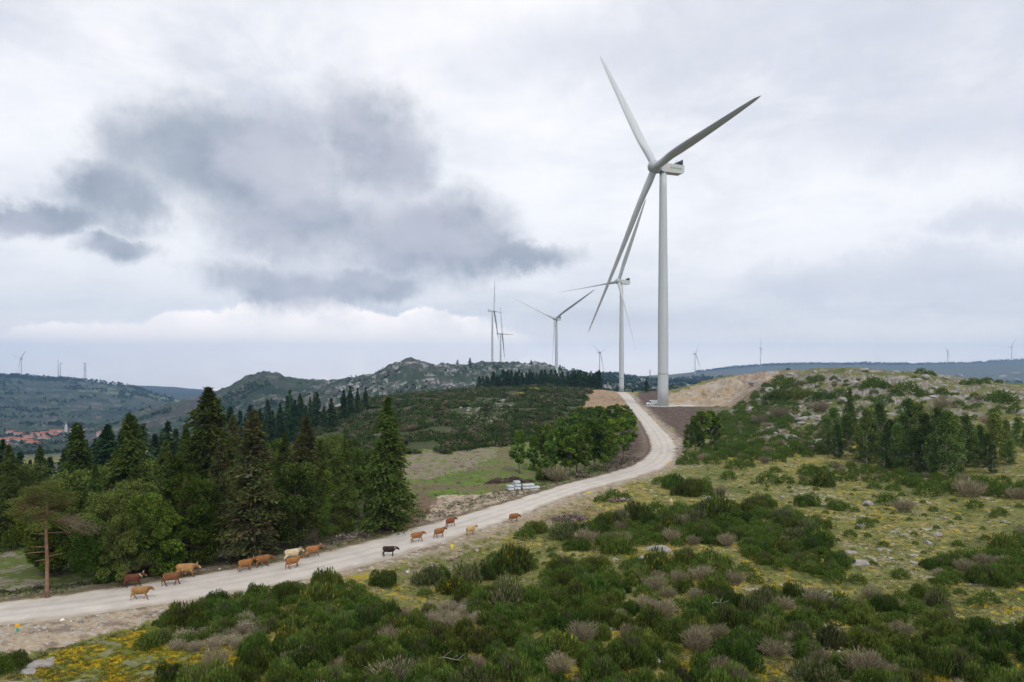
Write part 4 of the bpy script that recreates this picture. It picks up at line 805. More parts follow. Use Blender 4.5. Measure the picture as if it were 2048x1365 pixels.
# ================================================================== rocks
def rock_mesh(seed, sub=3, flat=.6):
    bm = bmesh.new(); bmesh.ops.create_icosphere(bm, subdivisions=sub, radius=1)
    V = np.array([v.co[:] for v in bm.verts]); Fc = np.array([[l.vert.index for l in f.loops] for f in bm.faces]); bm.free()
    r = np.random.RandomState(seed)
    for _ in range(7):                               # planar cuts give broken faces
        nrm = unit(r.randn(3)); d = r.uniform(.45, .85); s_ = V@nrm; m = s_ > d; V[m] -= np.outer(s_[m]-d, nrm)*.9
    V *= (1+.10*fbm(V[:, 0]+seed, V[:, 1]+V[:, 2]*1.3, .8, 4, .6, seed))[:, None]
    V = V*np.array([1, r.uniform(.6, .9), flat]); base = np.array(r.choice(3) and (.31, .285, .26) or (.37, .345, .315))
    k = base[None]*(1+.3*fbm(V[:, 0]*2+seed, V[:, 1]*2+V[:, 2], .9, 4, .6, seed+3))[:, None]
    lich = sstep(.15, .3, fbm(V[:, 0]*3, V[:, 1]*3-V[:, 2]*2, .8, 3, .6, seed+9)); k = lerp(k, (.20, .19, .15), lich*.6)
    return mesh_np('rock', V, Fc, k, False, [M_rock])
ROCK = [rock_mesh(400+i, 3, [.55, .75, .4, .6][i % 4]) for i in range(7)]; SLAB = [rock_mesh(430+i, 3, .34) for i in range(3)]
def rock(px, py, wpx, lab, grp, slab=False, ymin=20, hf=1.0, name='boulder', rot=None, var=None):
    x, y = hit(px, py, ymin); L = wpx*.5*y/F
    V = SLAB if slab else ROCK; o = link(name, V[rt.randrange(len(V)) if var is None else var], None, (x, y, hz(x, y)+L*(-.13 if slab else .02)))
    o.scale = (L, L*rt.uniform(.8, 1.3), L*hf); o.rotation_euler = (rt.uniform(-.15, .15), rt.uniform(-.15, .15), rt.uniform(0, 6.28) if rot is None else rot); tag(o, lab, 'rock', grp); return o
rock(1313,1322,26,'taller grey boulder of the touching pair at the bottom, left one',None,hf=1.5); rock(1333,1326,22,'rounder grey boulder of the touching pair at the bottom, right one',None,hf=1.1)
rock(78,1330,60,'broadest pale cracked rock of the outcrop at the bottom left',None,hf=.5,rot=.5,var=1); rock(52,1345,50,'pale rock lying in front of the broadest rock at bottom left',None,hf=.4,rot=2.4,var=4); rock(98,1318,26,'small pale rock at the upper end of the bottom left outcrop',None,hf=.7,var=2); rock(25,1375,60,'small pale rock in the bottom left corner',None,hf=.6)
rock(1715,1132,50,'flat pale granite slab in the stony turf at the right',None,True); rock(1705,1108,40,'smaller flat slab just above the big granite slab',None,True)
rock(1968,1168,56,'long pale slab right of the dark clump at the right edge',None,True); rock(1280,1120,26,'pale blocky rock above the bottom centre scrub',None); rock(1232,1120,16,'small round pale rock left of the blocky rock',None)
rock(1320,1098,60,'flat pale outcrop between scrub bushes below the grazing cow',None,True); rock(1565,995,14,'small grey boulder alone on the open turf slope',None); rock(1418,998,18,'low pale rock right of the grazing cow',None); rock(1430,990,14,'small pale stone beside the grey dry bush',None)
rock(1215,1262,36,'pale flat rock beside the dense scrub at the bottom',None,True); rock(955,1098,12,'small white stone in the green clearing',None); rock(1617,790-28,10,'pale stone near the hill crest',None)
rock(1650,797,42,'big rounded grey boulder standing out on the rocky hill',None,ymin=170,hf=.9); rock(1605,840,34,'pale boulder low on the left slope of the rocky hill',None,ymin=170); rock(1575,835,26,'pale boulder beside the low boulder on the hill slope',None,ymin=170)
rock(1735,1008,26,'pale broken rock on the turf below the birch stand',None); rock(1600,1345,40,'pale rock in flowers near the bottom edge',None,True); rock(690,1130,10,'stone',None) if False else None
for i in range(420):
    px = rt.uniform(1500, 2060); py = rt.uniform(742, 905)
    if 1640 < px < 2010 and py > 860: continue
    x, y = hit(px, py, 170, 420)
    if float(fbm(np.array([x]), np.array([y]), 16, 3, .5, 71)[0]) < -.05: continue
    if not (170 < y < 325): continue
    rock(px, py, rt.choice([8, 10, 12, 14, 18, 24, 32]), 'weathered grey granite rock on the rocky hill at the right', 'rocks on the rocky hill', rt.random() < .5, 170, hf=rt.uniform(.7, 1.2))
for i in range(26):
    px = rt.gauss(960, 34); py = rt.gauss(828, 16); rock(px, py, rt.choice([6, 8, 12, 18]), 'pale rock in the outcrop on the scrub covered middle hill', 'rocks of the middle hill outcrop', True, 195, hf=1.6)
for i in range(60):
    px = rt.uniform(1480, 2048); py = rt.uniform(1000, 1190)
    if inpoly(np.array([px]), np.array([py]), [(1480,1010),(1650,1030),(1700,1180),(1480,1180)])[0]: continue
    rock(px, py, rt.choice([6, 8, 10, 16, 24]), 'small pale stone in the flowery turf at the right', 'stones in the turf at the right', rt.random() < .6)
# loose stones as cover
n_ = 9000; yy = 46/np.sqrt(rs.uniform((46/190)**2, 1, n_)); u_ = rs.uniform(-60, 2110, n_); xx = (u_-HX)/F*yy; D, S, _ = road_dist(xx, yy); nst = fbm(xx, yy, 9, 5, .6, 21)
ok = ((S > 0) & (D > .3) & (D < 6) & (rs.rand(n_) < .95)) | ((S > 0) & (D > 4) & (nst > .12) & (u_ > 1050)) | ((S < 0) & (D > .2) & (D < 5) & (rs.rand(n_) < .6) & (u_ > 100))
xx, yy = xx[ok], yy[ok]; n_ = len(xx); rr = rs.uniform(.05, .17, n_)*(1+(rs.rand(n_) < .06)*1.6)
octa = np.array([(1, 0, 0), (0, 1, 0), (-1, 0, 0), (0, -1, 0), (.1, .1, .8), (0, 0, -.5)])*1.; of = np.array([(0, 1, 4), (1, 2, 4), (2, 3, 4), (3, 0, 4), (1, 0, 5), (2, 1, 5), (3, 2, 5), (0, 3, 5)])
V = (octa[None]*(1+.3*rs.randn(n_, 6, 3)*.6)*rr[:, None, None]*np.array([1, 1, .7]))+np.stack([xx, yy, Hf(xx, yy)+.01], 1)[:, None]
kk = np.repeat(np.array([[.40, .365, .32]])*(1+.22*rs.randn(n_, 1)), 6, 0)
o = link('loose_stones', mesh_np('loose_stones', V.reshape(-1, 3), (of[None]+6*np.arange(n_)[:, None, None]).reshape(-1, 3), np.clip(kk, .05, .8), False, [M_rock])); tag(o, 'small loose stones scattered over the verges and turf', 'stones', None, 'stuff')
M_lat = simple('galvanised_steel', (.24, .26, .28), .5)
# ================================================================== wind turbines
RB = 86.0
def blade_mesh(seg=30, nn_=14):
    V = []; Fc = []
    for i in range(seg+1):
        s_ = i/seg; r_ = 1.6+(RB-1.6)*s_
        if s_ < .045: ch, th, mixr = 3.4, 3.4, 0
        else:
            q = (s_-.045)/.955; mixr = float(sstep(0, .17, q)); chord = np.interp(q, [0, .22, .34, .5, .7, .85, .95, .985, 1], [3.5, 4.2, 4.0, 3.4, 2.6, 1.9, 1.25, .75, .15])
            ch = chord; th = 3.4*(1-mixr)+chord*np.interp(q, [0, .17, .4, .7, 1], [.6, .36, .25, .19, .16])*mixr
        tw = math.radians(16)*(1-s_)**2+R(58); pb = -(9.2*s_+1.6*s_**2.2)
        for k in range(nn_):
            a = 2*math.pi*k/nn_; cx, cy = math.cos(a), math.sin(a)
            ax = cx*.5*ch; ay = cy*.5*th*(1-.55*mixr*max(cx, -1)*.6) if mixr else cy*.5*th
            ax += -mixr*.16*ch                        # leading edge forward of the pitch axis
            V.append((ax*math.cos(tw)-ay*math.sin(tw), ax*math.sin(tw)+ay*math.cos(tw)+pb, r_))
    for i in range(seg):
        for k in range(nn_): Fc.append((i*nn_+k, i*nn_+(k+1) % nn_, (i+1)*nn_+(k+1) % nn_, (i+1)*nn_+k))
    me = bpy.data.meshes.new('blade'); me.from_pydata(V, [], Fc+[tuple(seg*nn_+k for k in range(nn_))]); me.materials.append(M_turb)
    me.polygons.foreach_set('use_smooth', [True]*len(me.polygons)); return me
BLADE = blade_mesh()
mb = MB(); mb.tube([(0, -3.4, 0), (0, -3.15, 0), (0, -2.5, 0), (0, -1.2, 0), (0, .6, 0), (0, 2.0, 0), (0, 2.6, 0)], [.25, 1.3, 2.3, 3.0, 3.15, 2.9, 2.3], 26)
HUB = mb.mesh('hub', M_hubm, True)
mb = MB()
prof = [(2.4, 1.9), (15.0, 1.9), (15.2, 1.7), (15.2, -1.5), (14.2, -2.15), (4.0, -2.35), (2.6, -1.9), (2.4, -1.5)]
mb.prism([(p[0], p[1]) for p in prof], -2.05, 2.05); NACv = Matrix.Rotation(R(90), 4, 'Z')
NAC = mb.mesh('nacelle', simple('nacelle_paint', (.53, .545, .54), .5, .05, .5)); NAC.transform(NACv)
mb = MB()
for i in range(4): mb.box((0, 12.0+i*.5, 2.9+.14*i), (3.2, .06, 1.2+.2*i))
mb.box((0, 14.4, 3.4), (3.8, .16, 2.6)); mb.box((-1.6, 13.0, 3.0), (.14, 2.6, .14)); mb.box((1.6, 13.0, 3.0), (.14, 2.6, .14)); mb.tube([(1.2, 11.2, 1.9), (1.2, 11.2, 4.3)], .05, 5); mb.tube([(-1.2, 11.6, 1.9), (-1.2, 11.6, 4.0)], .05, 5)
COOL = mb.mesh('cooler', M_steel)
mb = MB()
for y_ in (5, 8, 11): mb.box((-2.075, y_, .1), (.03, .05, 3.2))
mb.box((-2.075, 3.5, 1.0), (.03, 1.6, .04)); mb.box((-2.075, 3.5, .3), (.03, 1.6, .04)); SEAM = mb.mesh('panel_seam', simple('seam_grey', (.40, .41, .41), .6))
def turbine(hx, hy, D, yaw, ph, tilt, cone, dl, label, base=None, rotor=True, logo=False, grp='wind turbines', detail=True):
    hp = Vector(((hx-HX)/F*D, D, CZ-(hy-HY)/F*D)); ya, tl = R(yaw), R(tilt)
    a = Vector((math.sin(ya), -math.cos(ya), 0)); tw = hp-a*4.6
    zb = base if base is not None else float(Hn(np.array([tw.x]), np.array([tw.y]))[0])-.5
    e = empty('wind_turbine', (tw.x, tw.y, zb), ya); tag(e, label, 'wind turbine', grp); H_ = hp.z-zb
    mb = MB(); n = 14; pts = [(0, 0, H_*i/n*.985-(0 if i else .4)) for i in range(n+1)]
    mb.tube(pts, [2.48-.10*(i/n)-.72*max(0, i/n-.35)/.65 for i in range(n+1)], 36); tower = mb.build('tower', M_turb, e, True)
    if detail:
        mb = MB(); rb = 2.5-.012; mb.tube([(0, 0, 15.3), (0, 0, 15.9)], 2.515, 36, cap=False); mb.build('band', M_band, e, True)
        for zz_ in (.27, .50, .74):
            rr_ = 2.48-.10*zz_-.72*max(0, zz_-.35)/.65; mb = MB(); mb.tube([(0, 0, H_*zz_*.985), (0, 0, H_*zz_*.985+.14)], rr_+.02, 36, cap=False); mb.build('section_joint', M_hubm, e, True)
        mb = MB(); mb.box((-.4, -2.5, 2.2), (.95, .12, 2.1)); mb.build('door', M_band, e)
        mb = MB(); [mb.box((-.4, -2.9-.28*q_, 1.05-.22*q_), (1.1, .28, .05)) for q_ in range(5)]; mb.box((-.95, -3.4, 1.2), (.05, 1.5, .05)); mb.box((.15, -3.4, 1.2), (.05, 1.5, .05)); mb.build('steps', M_lat, e)
        mb = MB(); mb.tube([(0, 0, -.1), (0, 0, .35)], 2.85, 32); mb.build('base_flange', M_band, e)
    # nacelle, hub and blades sit on the tilted shaft
    sh = Matrix.Translation((0, -4.6, H_)) @ Matrix.Rotation(tl*.35, 4, 'X')
    nac = link('nacelle', NAC, e); nac.matrix_local = Matrix.Translation((0, -4.6, H_)) @ Matrix.Rotation(-R(1), 4, 'X')
    link('cooler', COOL, nac)
    if detail: link('panel_seam', SEAM, nac)
    if logo:
        for side in (-1,):
            cu = bpy.data.curves.new('logo', 'FONT'); cu.body = 'Iberdrola'; cu.size = 1.35; cu.extrude = .02; cu.align_x = 'LEFT'
            to = bpy.data.objects.new('tmp', cu); C.objects.link(to); dg = bpy.context.evaluated_depsgraph_get(); me = bpy.data.meshes.new_from_object(to.evaluated_get(dg)); bpy.data.objects.remove(to)
            me.materials.clear(); me.materials.append(simple('logo_green', (.02, .28, .10), .5)); lo = link('logo', me, nac)
            lo.matrix_local = Matrix.Translation((2.085, 8.6, -.35)) @ Matrix.Rotation(R(90), 4, 'Z') @ Matrix.Rotation(R(90), 4, 'X')
            mb = MB()
            for q_, (ox, oz, rr_) in enumerate([(7.7, .35, .34), (8.15, .0, .26), (7.4, -.15, .30)]):
                mb.tube([(2.06, ox, oz), (2.10, ox, oz)], rr_, 14)
            mb.build('logo_leaf', simple('logo_orange', (.75, .25, .03), .5), nac)
            lo2 = SEAM.copy(); lo2.transform(Matrix.Scale(-1, 4, (1, 0, 0))); link('panel_seam', lo2, nac)
    if not rotor: return e
    h_ = link('hub', HUB, e); h_.matrix_local = Matrix.Translation((0, -4.6, H_)) @ Matrix.Rotation(-tl, 4, 'X')
    s_, c_ = math.sin(tl), math.cos(tl)
    al = Vector((0, -c_, s_)); u = Vector((0, s_, c_)); hh = Vector((1, 0, 0))
    for k in range(3):
        p = R(ph+120*k+dl[k]); z = (u*math.cos(p)+hh*math.sin(p)).normalized(); yv = -al; xv = yv.cross(z)
        M = Matrix((xv, yv, z)).transposed().to_4x4(); b = link('blade', BLADE, e); b.matrix_local = Matrix.Translation((0, -4.6, H_)) @ M
    return e
turbine(1309.5,334,324.7,-69.6,87.7,5.2,10.9,(3.0,-4.1,-1.0),'nearest and largest white wind turbine, a white van parked at its foot',4.45,logo=True)
turbine(1236.5,563,700.4,-54.8,149.2,6.9,9.2,(-.1,-3,-1.2),'second white wind turbine, just left of the nearest, behind the road crest',-2.5)
turbine(1110,637.8,1084.3,-35.6,56.5,5.6,11,(5.8,-.3,-1.2),'white wind turbine rising behind the ridge conifer row with blades in a wide V')
turbine(988.5,622.6,1630,97,22.0,4.5,11,(0,0,0),'taller of the two side-on turbines on the far rocky ridge')
turbine(1004.5,668,1863,103,24.8,6,6,(0,0,0),'shorter of the two side-on turbines, right behind the taller')
turbine(1200.8,706,3130,44.3,58.5,5.5,7,(0,0,0),'small distant turbine between the ridge conifers and the second turbine',detail=False)
turbine(41,718.5,4227,-28.8,52.5,7,0,(2.6,1.9,-4.5),'small distant turbine on the left hill at the left edge',detail=False)
turbine(119,727,4100,-60,0,5,0,(0,0,0),'unfinished distant tower without blades beside the thin mast',rotor=False,detail=False)
turbine(1391.7,708.7,3800,60,40,5,0,(0,0,0),'faint distant turbine between the great tower and the rocky hill',detail=False)
turbine(1522,696,5400,80,20,5,0,(0,0,0),'faint thin turbine above the left end of the rocky hill',detail=False)
turbine(1896,701,6000,12,60,5,0,(0,0,0),'distant turbine with a V of blades above the right ridge',detail=False)
turbine(2022.5,694.7,6000,-69,29.5,6,0,(0,0,0),'distant turbine at the far right of the skyline',detail=False)
# pylons and masts
def lattice(px, top, D, w0, label, arms=True, name='pylon'):
    x = (px-HX)/F*D; zb = float(Hn(np.array([x]), np.array([D]))[0]); H_ = CZ-(top-HY)/F*D-zb; e = empty(name, (x, D, zb)); mb = MB(); th = .13*D/1500+.08
    n = 7
    def w_(t): return w0*(1-t)**1.3+w0*.13
    for sx_ in (-1, 1):
        for sy_ in (-1, 1):
            mb.tube([(sx_*w_(i/n)/2, sy_*w_(i/n)/2, H_*i/n) for i in range(n+1)], th, 4)
    for i in range(n):
        for sy_ in (-1, 1):
            mb.tube([(-w_(i/n)/2, sy_*w_(i/n)/2, H_*i/n), (w_((i+1)/n)/2, sy_*w_((i+1)/n)/2, H_*(i+1)/n)], th*.6, 4); mb.tube([(w_(i/n)/2, sy_*w_(i/n)/2, H_*i/n), (-w_((i+1)/n)/2, sy_*w_((i+1)/n)/2, H_*(i+1)/n)], th*.6, 4)
            mb.tube([(sy_*w_(i/n)/2, -w_(i/n)/2, H_*i/n), (sy_*w_((i+1)/n)/2, w_((i+1)/n)/2, H_*(i+1)/n)], th*.6, 4)
    mb.build('frame', M_lat, e)
    if arms:
        for t in (.72, .85, .97):
            m2 = MB(); L = w0*.75; m2.tube([(-L, 0, H_*t), (0, 0, H_*t+L*.22), (L, 0, H_*t)], th*.8, 4); m2.tube([(-L, 0, H_*t), (L, 0, H_*t)], th*.8, 4); m2.build('crossarm', M_lat, e)
    tag(e, label, 'pylon' if arms else 'mast')
lattice(170, 726, 2950, 14, 'lattice power pylon on the left hill'); lattice(116.5, 719, 3150, 3.5, 'thin lattice mast left of the bladeless tower', False, 'mast'); lattice(1300, 740, 2400, 6, 'thin distant lattice pylon behind the great tower, left side', True)
lattice(131, 840, 1500, 1.6, 'pale pole above the church in the valley village', False, 'mast')
# ================================================================== village in the valley
M_roof = simple('roof_tile', (.33, .12, .075), .9, .2, .2); M_wallw = simple('white_wall', (.56, .53, .49), .9, .1, .2); M_win = simple('dark_window', (.04, .045, .05), .4)
def house(px, py, D, w_, d_, h_, rz, label, grp='red roofed houses in the valley village', tower=False):
    x = (px-HX)/F*D; z = CZ-(py-HY)/F*D; gz = float(Hn(np.array([x]), np.array([D]))[0]); e = empty('house' if not tower else 'church', (x, D, z), R(rz))
    mb = MB(); dep = max(z-gz, 0)+2; mb.box((0, 0, (h_-dep)/2), (w_, d_, h_+dep)); wl = mb.build('wall', M_wallw, e)
    mb = MB(); ov = .6; rh = d_*.24
    V = [(-w_/2-ov, -d_/2-ov, h_), (w_/2+ov, -d_/2-ov, h_), (w_/2+ov, d_/2+ov, h_), (-w_/2-ov, d_/2+ov, h_), (-w_/2-ov, 0, h_+rh), (w_/2+ov, 0, h_+rh)]
    mb.add(V, [(0, 1, 5, 4), (2, 3, 4, 5), (0, 4, 3), (1, 2, 5), (0, 3, 2, 1)]); mb.build('roof', M_roof, e)
    for k in range(int(w_//4)):
        mb = MB(); mb.box((-w_/2+2+k*4, -d_/2-.03, h_*.55), (1.3, .1, 1.5)); mb.build('window', M_win, e)
    if tower:
        mb = MB(); mb.box((w_/2+2.4, 0, 7), (4.4, 4.4, 22)); mb.tube([(w_/2+2.4, 0, 18), (w_/2+2.4, 0, 24)], [2.6, .1], 4); mb.build('bell_tower', M_wallw, e)
    tag(e, label, 'house' if not tower else 'church', None if tower else grp)
for i, (px, py, w_, rz) in enumerate([(8,884,22,10),(25,882,18,-20),(22,868,14,0),(40,872,20,15),(46,884,26,-12),(62,888,22,-25),(60,878,16,5),(78,872,26,12),(96,870,28,14),(112,866,22,18),(70,893,18,-30),(88,880,16,8),(12,895,16,0),(148,864,14,20),(160,862,12,-15),(205,870,18,-30),(213,876,14,-35),(118,874,14,0)]):
    house(px, py, hit(px, py, 900, 2300)[1]-4, w_*1.0, 12, 4.5, rz, 'red roofed pale house in the village down in the left valley')
house(124, 870, hit(124, 870, 900, 2300)[1], 12, 9, 9, 5, 'white church with bell tower at the right of the valley village', None, True)
house(303, 803, 2900, 16, 9, 3, 10, 'lone pale farmhouse on the distant hillside beyond the wood', None)
# ================================================================== cattle
def smooth_remesh(mb, vox, name, mat):
    me = mb.mesh('tmp', mat); o = bpy.data.objects.new('tmp', me); C.objects.link(o)
    r_ = o.modifiers.new('r', 'REMESH'); r_.mode = 'VOXEL'; r_.voxel_size = vox; r_.use_smooth_shade = True
    s_ = o.modifiers.new('s', 'SMOOTH'); s_.factor = .5; s_.iterations = 4
    dg = bpy.context.evaluated_depsgraph_get(); out = bpy.data.meshes.new_from_object(o.evaluated_get(dg)); bpy.data.objects.remove(o); out.name = name; return out
M_cow, t, out = new_mat('hide'); b = t.node('ShaderNodeBsdfPrincipled'); at = t.node('ShaderNodeAttribute', attribute_name='Col').outputs['Color']
n = t.rng(t.noise(t.node('ShaderNodeTexCoord').outputs['Object'], 7, 4, .6), .3, .7, .88, 1.1, False); t.put(b.inputs['Base Color'], t.v('MULTIPLY', at, t.xyz(n, n, n))); b.inputs['Roughness'].default_value = .75; b.inputs['Specular IOR Level'].default_value = .2; t.l.new(b.outputs[0], out.inputs[0])
M_horn = simple('horn', (.55, .50, .40), .5); M_collar = simple('leather_collar', (.48, .40, .28), .7); M_tail = {}
# stride: forward offset of each hoof (front right, front left, hind right, hind left)
STR = {'walk': (.28, -.22, -.26, .24), 'walk2': (-.20, .30, .25, -.24), 'stand': (.03, -.05, -.04, .08)}
def cow(px, py, rz, col, pose, label, scale=1.0, head=.25, horns=True, collar=False, calf=False, belly=None, ymin=20):
    x, y = hit(px, py, ymin); z0 = hz(x, y)+(.04 if abs(road_dist([x], [y])[0][0]) < 8 and road_dist([x], [y])[0][0] < -.2 else 0)
    mb = MB(); S_ = STR[pose]
    # trunk: rump, hips, barrel, heart girth, withers
    T_ = [(-.84, .98, .06, .10), (-.80, .98, .20, .26), (-.66, 1.0, .27, .34), (-.45, .97, .29, .37), (-.15, .93, .33, .40), (.15, .92, .33, .40), (.42, .95, .29, .39), (.60, .98, .25, .37), (.72, 1.02, .17, .27), (.80, 1.04, .06, .1)]
    mb.tube([(a_, 0, h_) for a_, h_, _, _ in T_], [(w_, v_) for _, _, w_, v_ in T_], 18)
    hx_, hz_ = 1.04, 1.04+head*.7
    mb.tube([(.52, 0, 1.02), (.73, 0, 1.05+head*.28), (.90, 0, 1.05+head*.55), (hx_, 0, hz_)], [(.22, .33), (.17, .26), (.13, .20), (.11, .14)], 14)
    mb.tube([(hx_-.10, 0, hz_+.04), (hx_+.02, 0, hz_+.03), (hx_+.17, 0, hz_-.08), (hx_+.32, 0, hz_-.19), (hx_+.38, 0, hz_-.25)], [(.09, .10), (.14, .155), (.115, .135), (.095, .105), (.075, .075)], 12)
    for s_ in (-1, 1): mb.tube([(hx_-.03, s_*.08, hz_+.08), (hx_-.07, s_*.18, hz_+.07), (hx_-.08, s_*.27, hz_+.02)], [(.035, .05), (.03, .065), (.02, .03)], 6)
    for i, (lx, sy_) in enumerate(((.50, -1), (.50, 1), (-.66, -1), (-.66, 1))):
        o_ = S_[i]; w_ = .15*sy_
        if i < 2: P = [(lx+.04, w_*1.05, .98), (lx-.02+o_*.1, w_, .70), (lx+.03+o_*.45, w_*.95, .42), (lx+o_*.8-(.04 if o_ < 0 else 0), w_*.95, .14), (lx+.02+o_, w_*.95, .045), (lx+.06+o_, w_*.95, .0)]; rr_ = [(.12, .19), (.09, .125), (.058, .068), (.042, .046), (.055, .055), (.06, .065)]
        else: P = [(lx+.02, w_*1.05, 1.0), (lx+.10+o_*.2, w_*1.1, .72), (lx-.13+o_*.5, w_, .45), (lx-.05+o_*.85, w_, .14), (lx-.02+o_, w_, .045), (lx+.03+o_, w_, .0)]; rr_ = [(.14, .26), (.12, .19), (.058, .078), (.042, .048), (.055, .055), (.06, .065)]
        mb.tube(P, rr_, 10)
    if not calf: mb.tube([(-.42, 0, .66), (-.32, 0, .57), (-.20, 0, .62)], [(.10, .08), (.13, .10), (.07, .06)], 8)
    me = smooth_remesh(mb, .028, 'body', M_cow)
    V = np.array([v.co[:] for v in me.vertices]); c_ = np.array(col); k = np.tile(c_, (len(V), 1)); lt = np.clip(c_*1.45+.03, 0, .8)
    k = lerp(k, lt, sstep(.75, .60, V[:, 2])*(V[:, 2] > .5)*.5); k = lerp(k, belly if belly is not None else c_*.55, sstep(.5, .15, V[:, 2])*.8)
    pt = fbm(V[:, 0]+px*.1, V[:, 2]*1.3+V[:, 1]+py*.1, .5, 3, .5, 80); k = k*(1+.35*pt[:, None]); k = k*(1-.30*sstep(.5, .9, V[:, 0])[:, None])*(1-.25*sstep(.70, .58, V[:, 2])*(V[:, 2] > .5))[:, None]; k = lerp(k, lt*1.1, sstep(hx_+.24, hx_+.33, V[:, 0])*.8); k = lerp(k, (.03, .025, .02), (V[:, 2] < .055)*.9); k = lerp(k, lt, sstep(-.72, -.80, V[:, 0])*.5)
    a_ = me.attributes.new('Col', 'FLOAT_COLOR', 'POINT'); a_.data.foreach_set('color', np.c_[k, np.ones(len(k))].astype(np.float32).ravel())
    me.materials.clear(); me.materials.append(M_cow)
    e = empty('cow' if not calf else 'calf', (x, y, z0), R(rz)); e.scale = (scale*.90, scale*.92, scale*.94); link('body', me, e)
    m2 = MB(); kc = tuple(c_*.8)
    m2.tube([(-.84, 0, 1.18), (-.93, .01, 1.12), (-.95, .02, .85), (-.93, .03, .55), (-.94, .03, .40), (-.95, .03, .26)], [.03, .03, .022, .018, .045, .02], 6, kc); m2.build('tail', M_cow, e, True, True)
    m2 = MB()
    for s_ in (-1, 1): m2.tube([(hx_+.32, s_*.0+s_*.04, hz_-.115), (hx_+.325, s_*.052, hz_-.12)], [.008, .008], 5, (.01, .01, .01)); m2.tube([(hx_+.09, s_*.095, hz_+.01), (hx_+.10, s_*.112, hz_+.005)], [.022, .02], 6, (.01, .008, .008))
    m2.build('eye', M_cow, e, True, True)
    if horns:
        for s_ in (-1, 1):
            m2 = MB(); m2.tube([(hx_, s_*.06, hz_+.11), (hx_+.01, s_*.17, hz_+.16), (hx_+.04, s_*.25, hz_+.25), (hx_+.03, s_*.26, hz_+.38)], [.032, .028, .02, .006], 7); m2.build('horn', M_horn, e, True)
    if collar:
        m2 = MB(); c0 = Vector((.84, 0, 1.05+head*.42)); d_ = Vector((.8, 0, .5+head)).normalized(); m2.tube([c0-d_*.045, c0+d_*.045], [(.185, .255), (.175, .24)], 16); m2.build('collar', M_collar, e, True)
        m2 = MB(); m2.tube([c0+Vector((.10, 0, -.20)), c0+Vector((.11, 0, -.33))], [.035, .065], 10); m2.build('bell', simple('bell_bronze', (.30, .22, .10), .4, metal=.6), e, True)
    tag(e, label, 'cow' if not calf else 'calf', 'cattle walking up the gravel road'); return e
TAN = (.30, .165, .055); RED = (.115, .043, .022); BRN = (.17, .072, .030); ORG = (.29, .125, .040); GOLD = (.37, .20, .075); CRM = (.56, .45, .28); BLK = (.035, .018, .016)
cow(264,1179,18,RED,'walk2','dark red brown cow with pale collar and horns, rearmost on the far side',1.06,.25,True,True)
cow(281,1199,10,TAN,'walk','golden tan hornless cow, nearest of the herd and at its rear',1.0,.15,False)
cow(343,1174,22,BRN,'walk2','red brown horned bull like cow overlapping the golden one behind it',1.06,.28,True,False,belly=(.06,.03,.02))
cow(371,1159,14,GOLD,'walk','large golden cow at the far edge, half hidden by the red brown cow',1.18,.02,True)
cow(491,1144,44,ORG,'stand','orange cow with white horns, head turned up, left of the next orange cow',1.02,.22,True)
cow(526,1135,38,(.25,.11,.04),'stand','orange brown cow with lowered head close behind the horned orange cow',1.04,-.12,False)
cow(584,1124,36,CRM,'walk','cream white cow at the far side, mostly behind an orange cow',1.1,.1,True)
cow(586,1138,48,ORG,'walk2','orange cow in front of the cream white cow',1.02,.18,False)
cow(625,1116,38,(.31,.14,.05),'walk','orange cow with small horns leading the middle group, tail raised',1.06,.25,True)
cow(778,1113,8,BLK,'stand','black brown calf with a collar at the near road edge',.95,.05,False,True,True)
cow(834,1085,34,(.28,.12,.04),'walk','orange cow first from the left in the group by the junction',1.0,.22,False)
cow(879,1076,44,(.26,.105,.035),'walk2','reddish orange cow in the middle of the junction group',1.0,.22,False)
cow(901,1055,46,(.19,.060,.022),'walk','dark chestnut cow farthest up the road in the junction group',1.0,.2,False)
cow(942,1070,46,(.48,.32,.15),'stand','pale sandy cow alone near the near road edge',.98,.2,True)
cow(1028,1044,36,(.25,.10,.035),'walk2','brown cow with lowered head, rightmost on the road beside a broom bush',1.0,-.2,False)
g = cow(1342,1013,75,(.52,.38,.21),'stand','pale cream cow grazing among bushes seen from behind',.98,-.55,False); g['group'] = 'cattle'; del g['group']
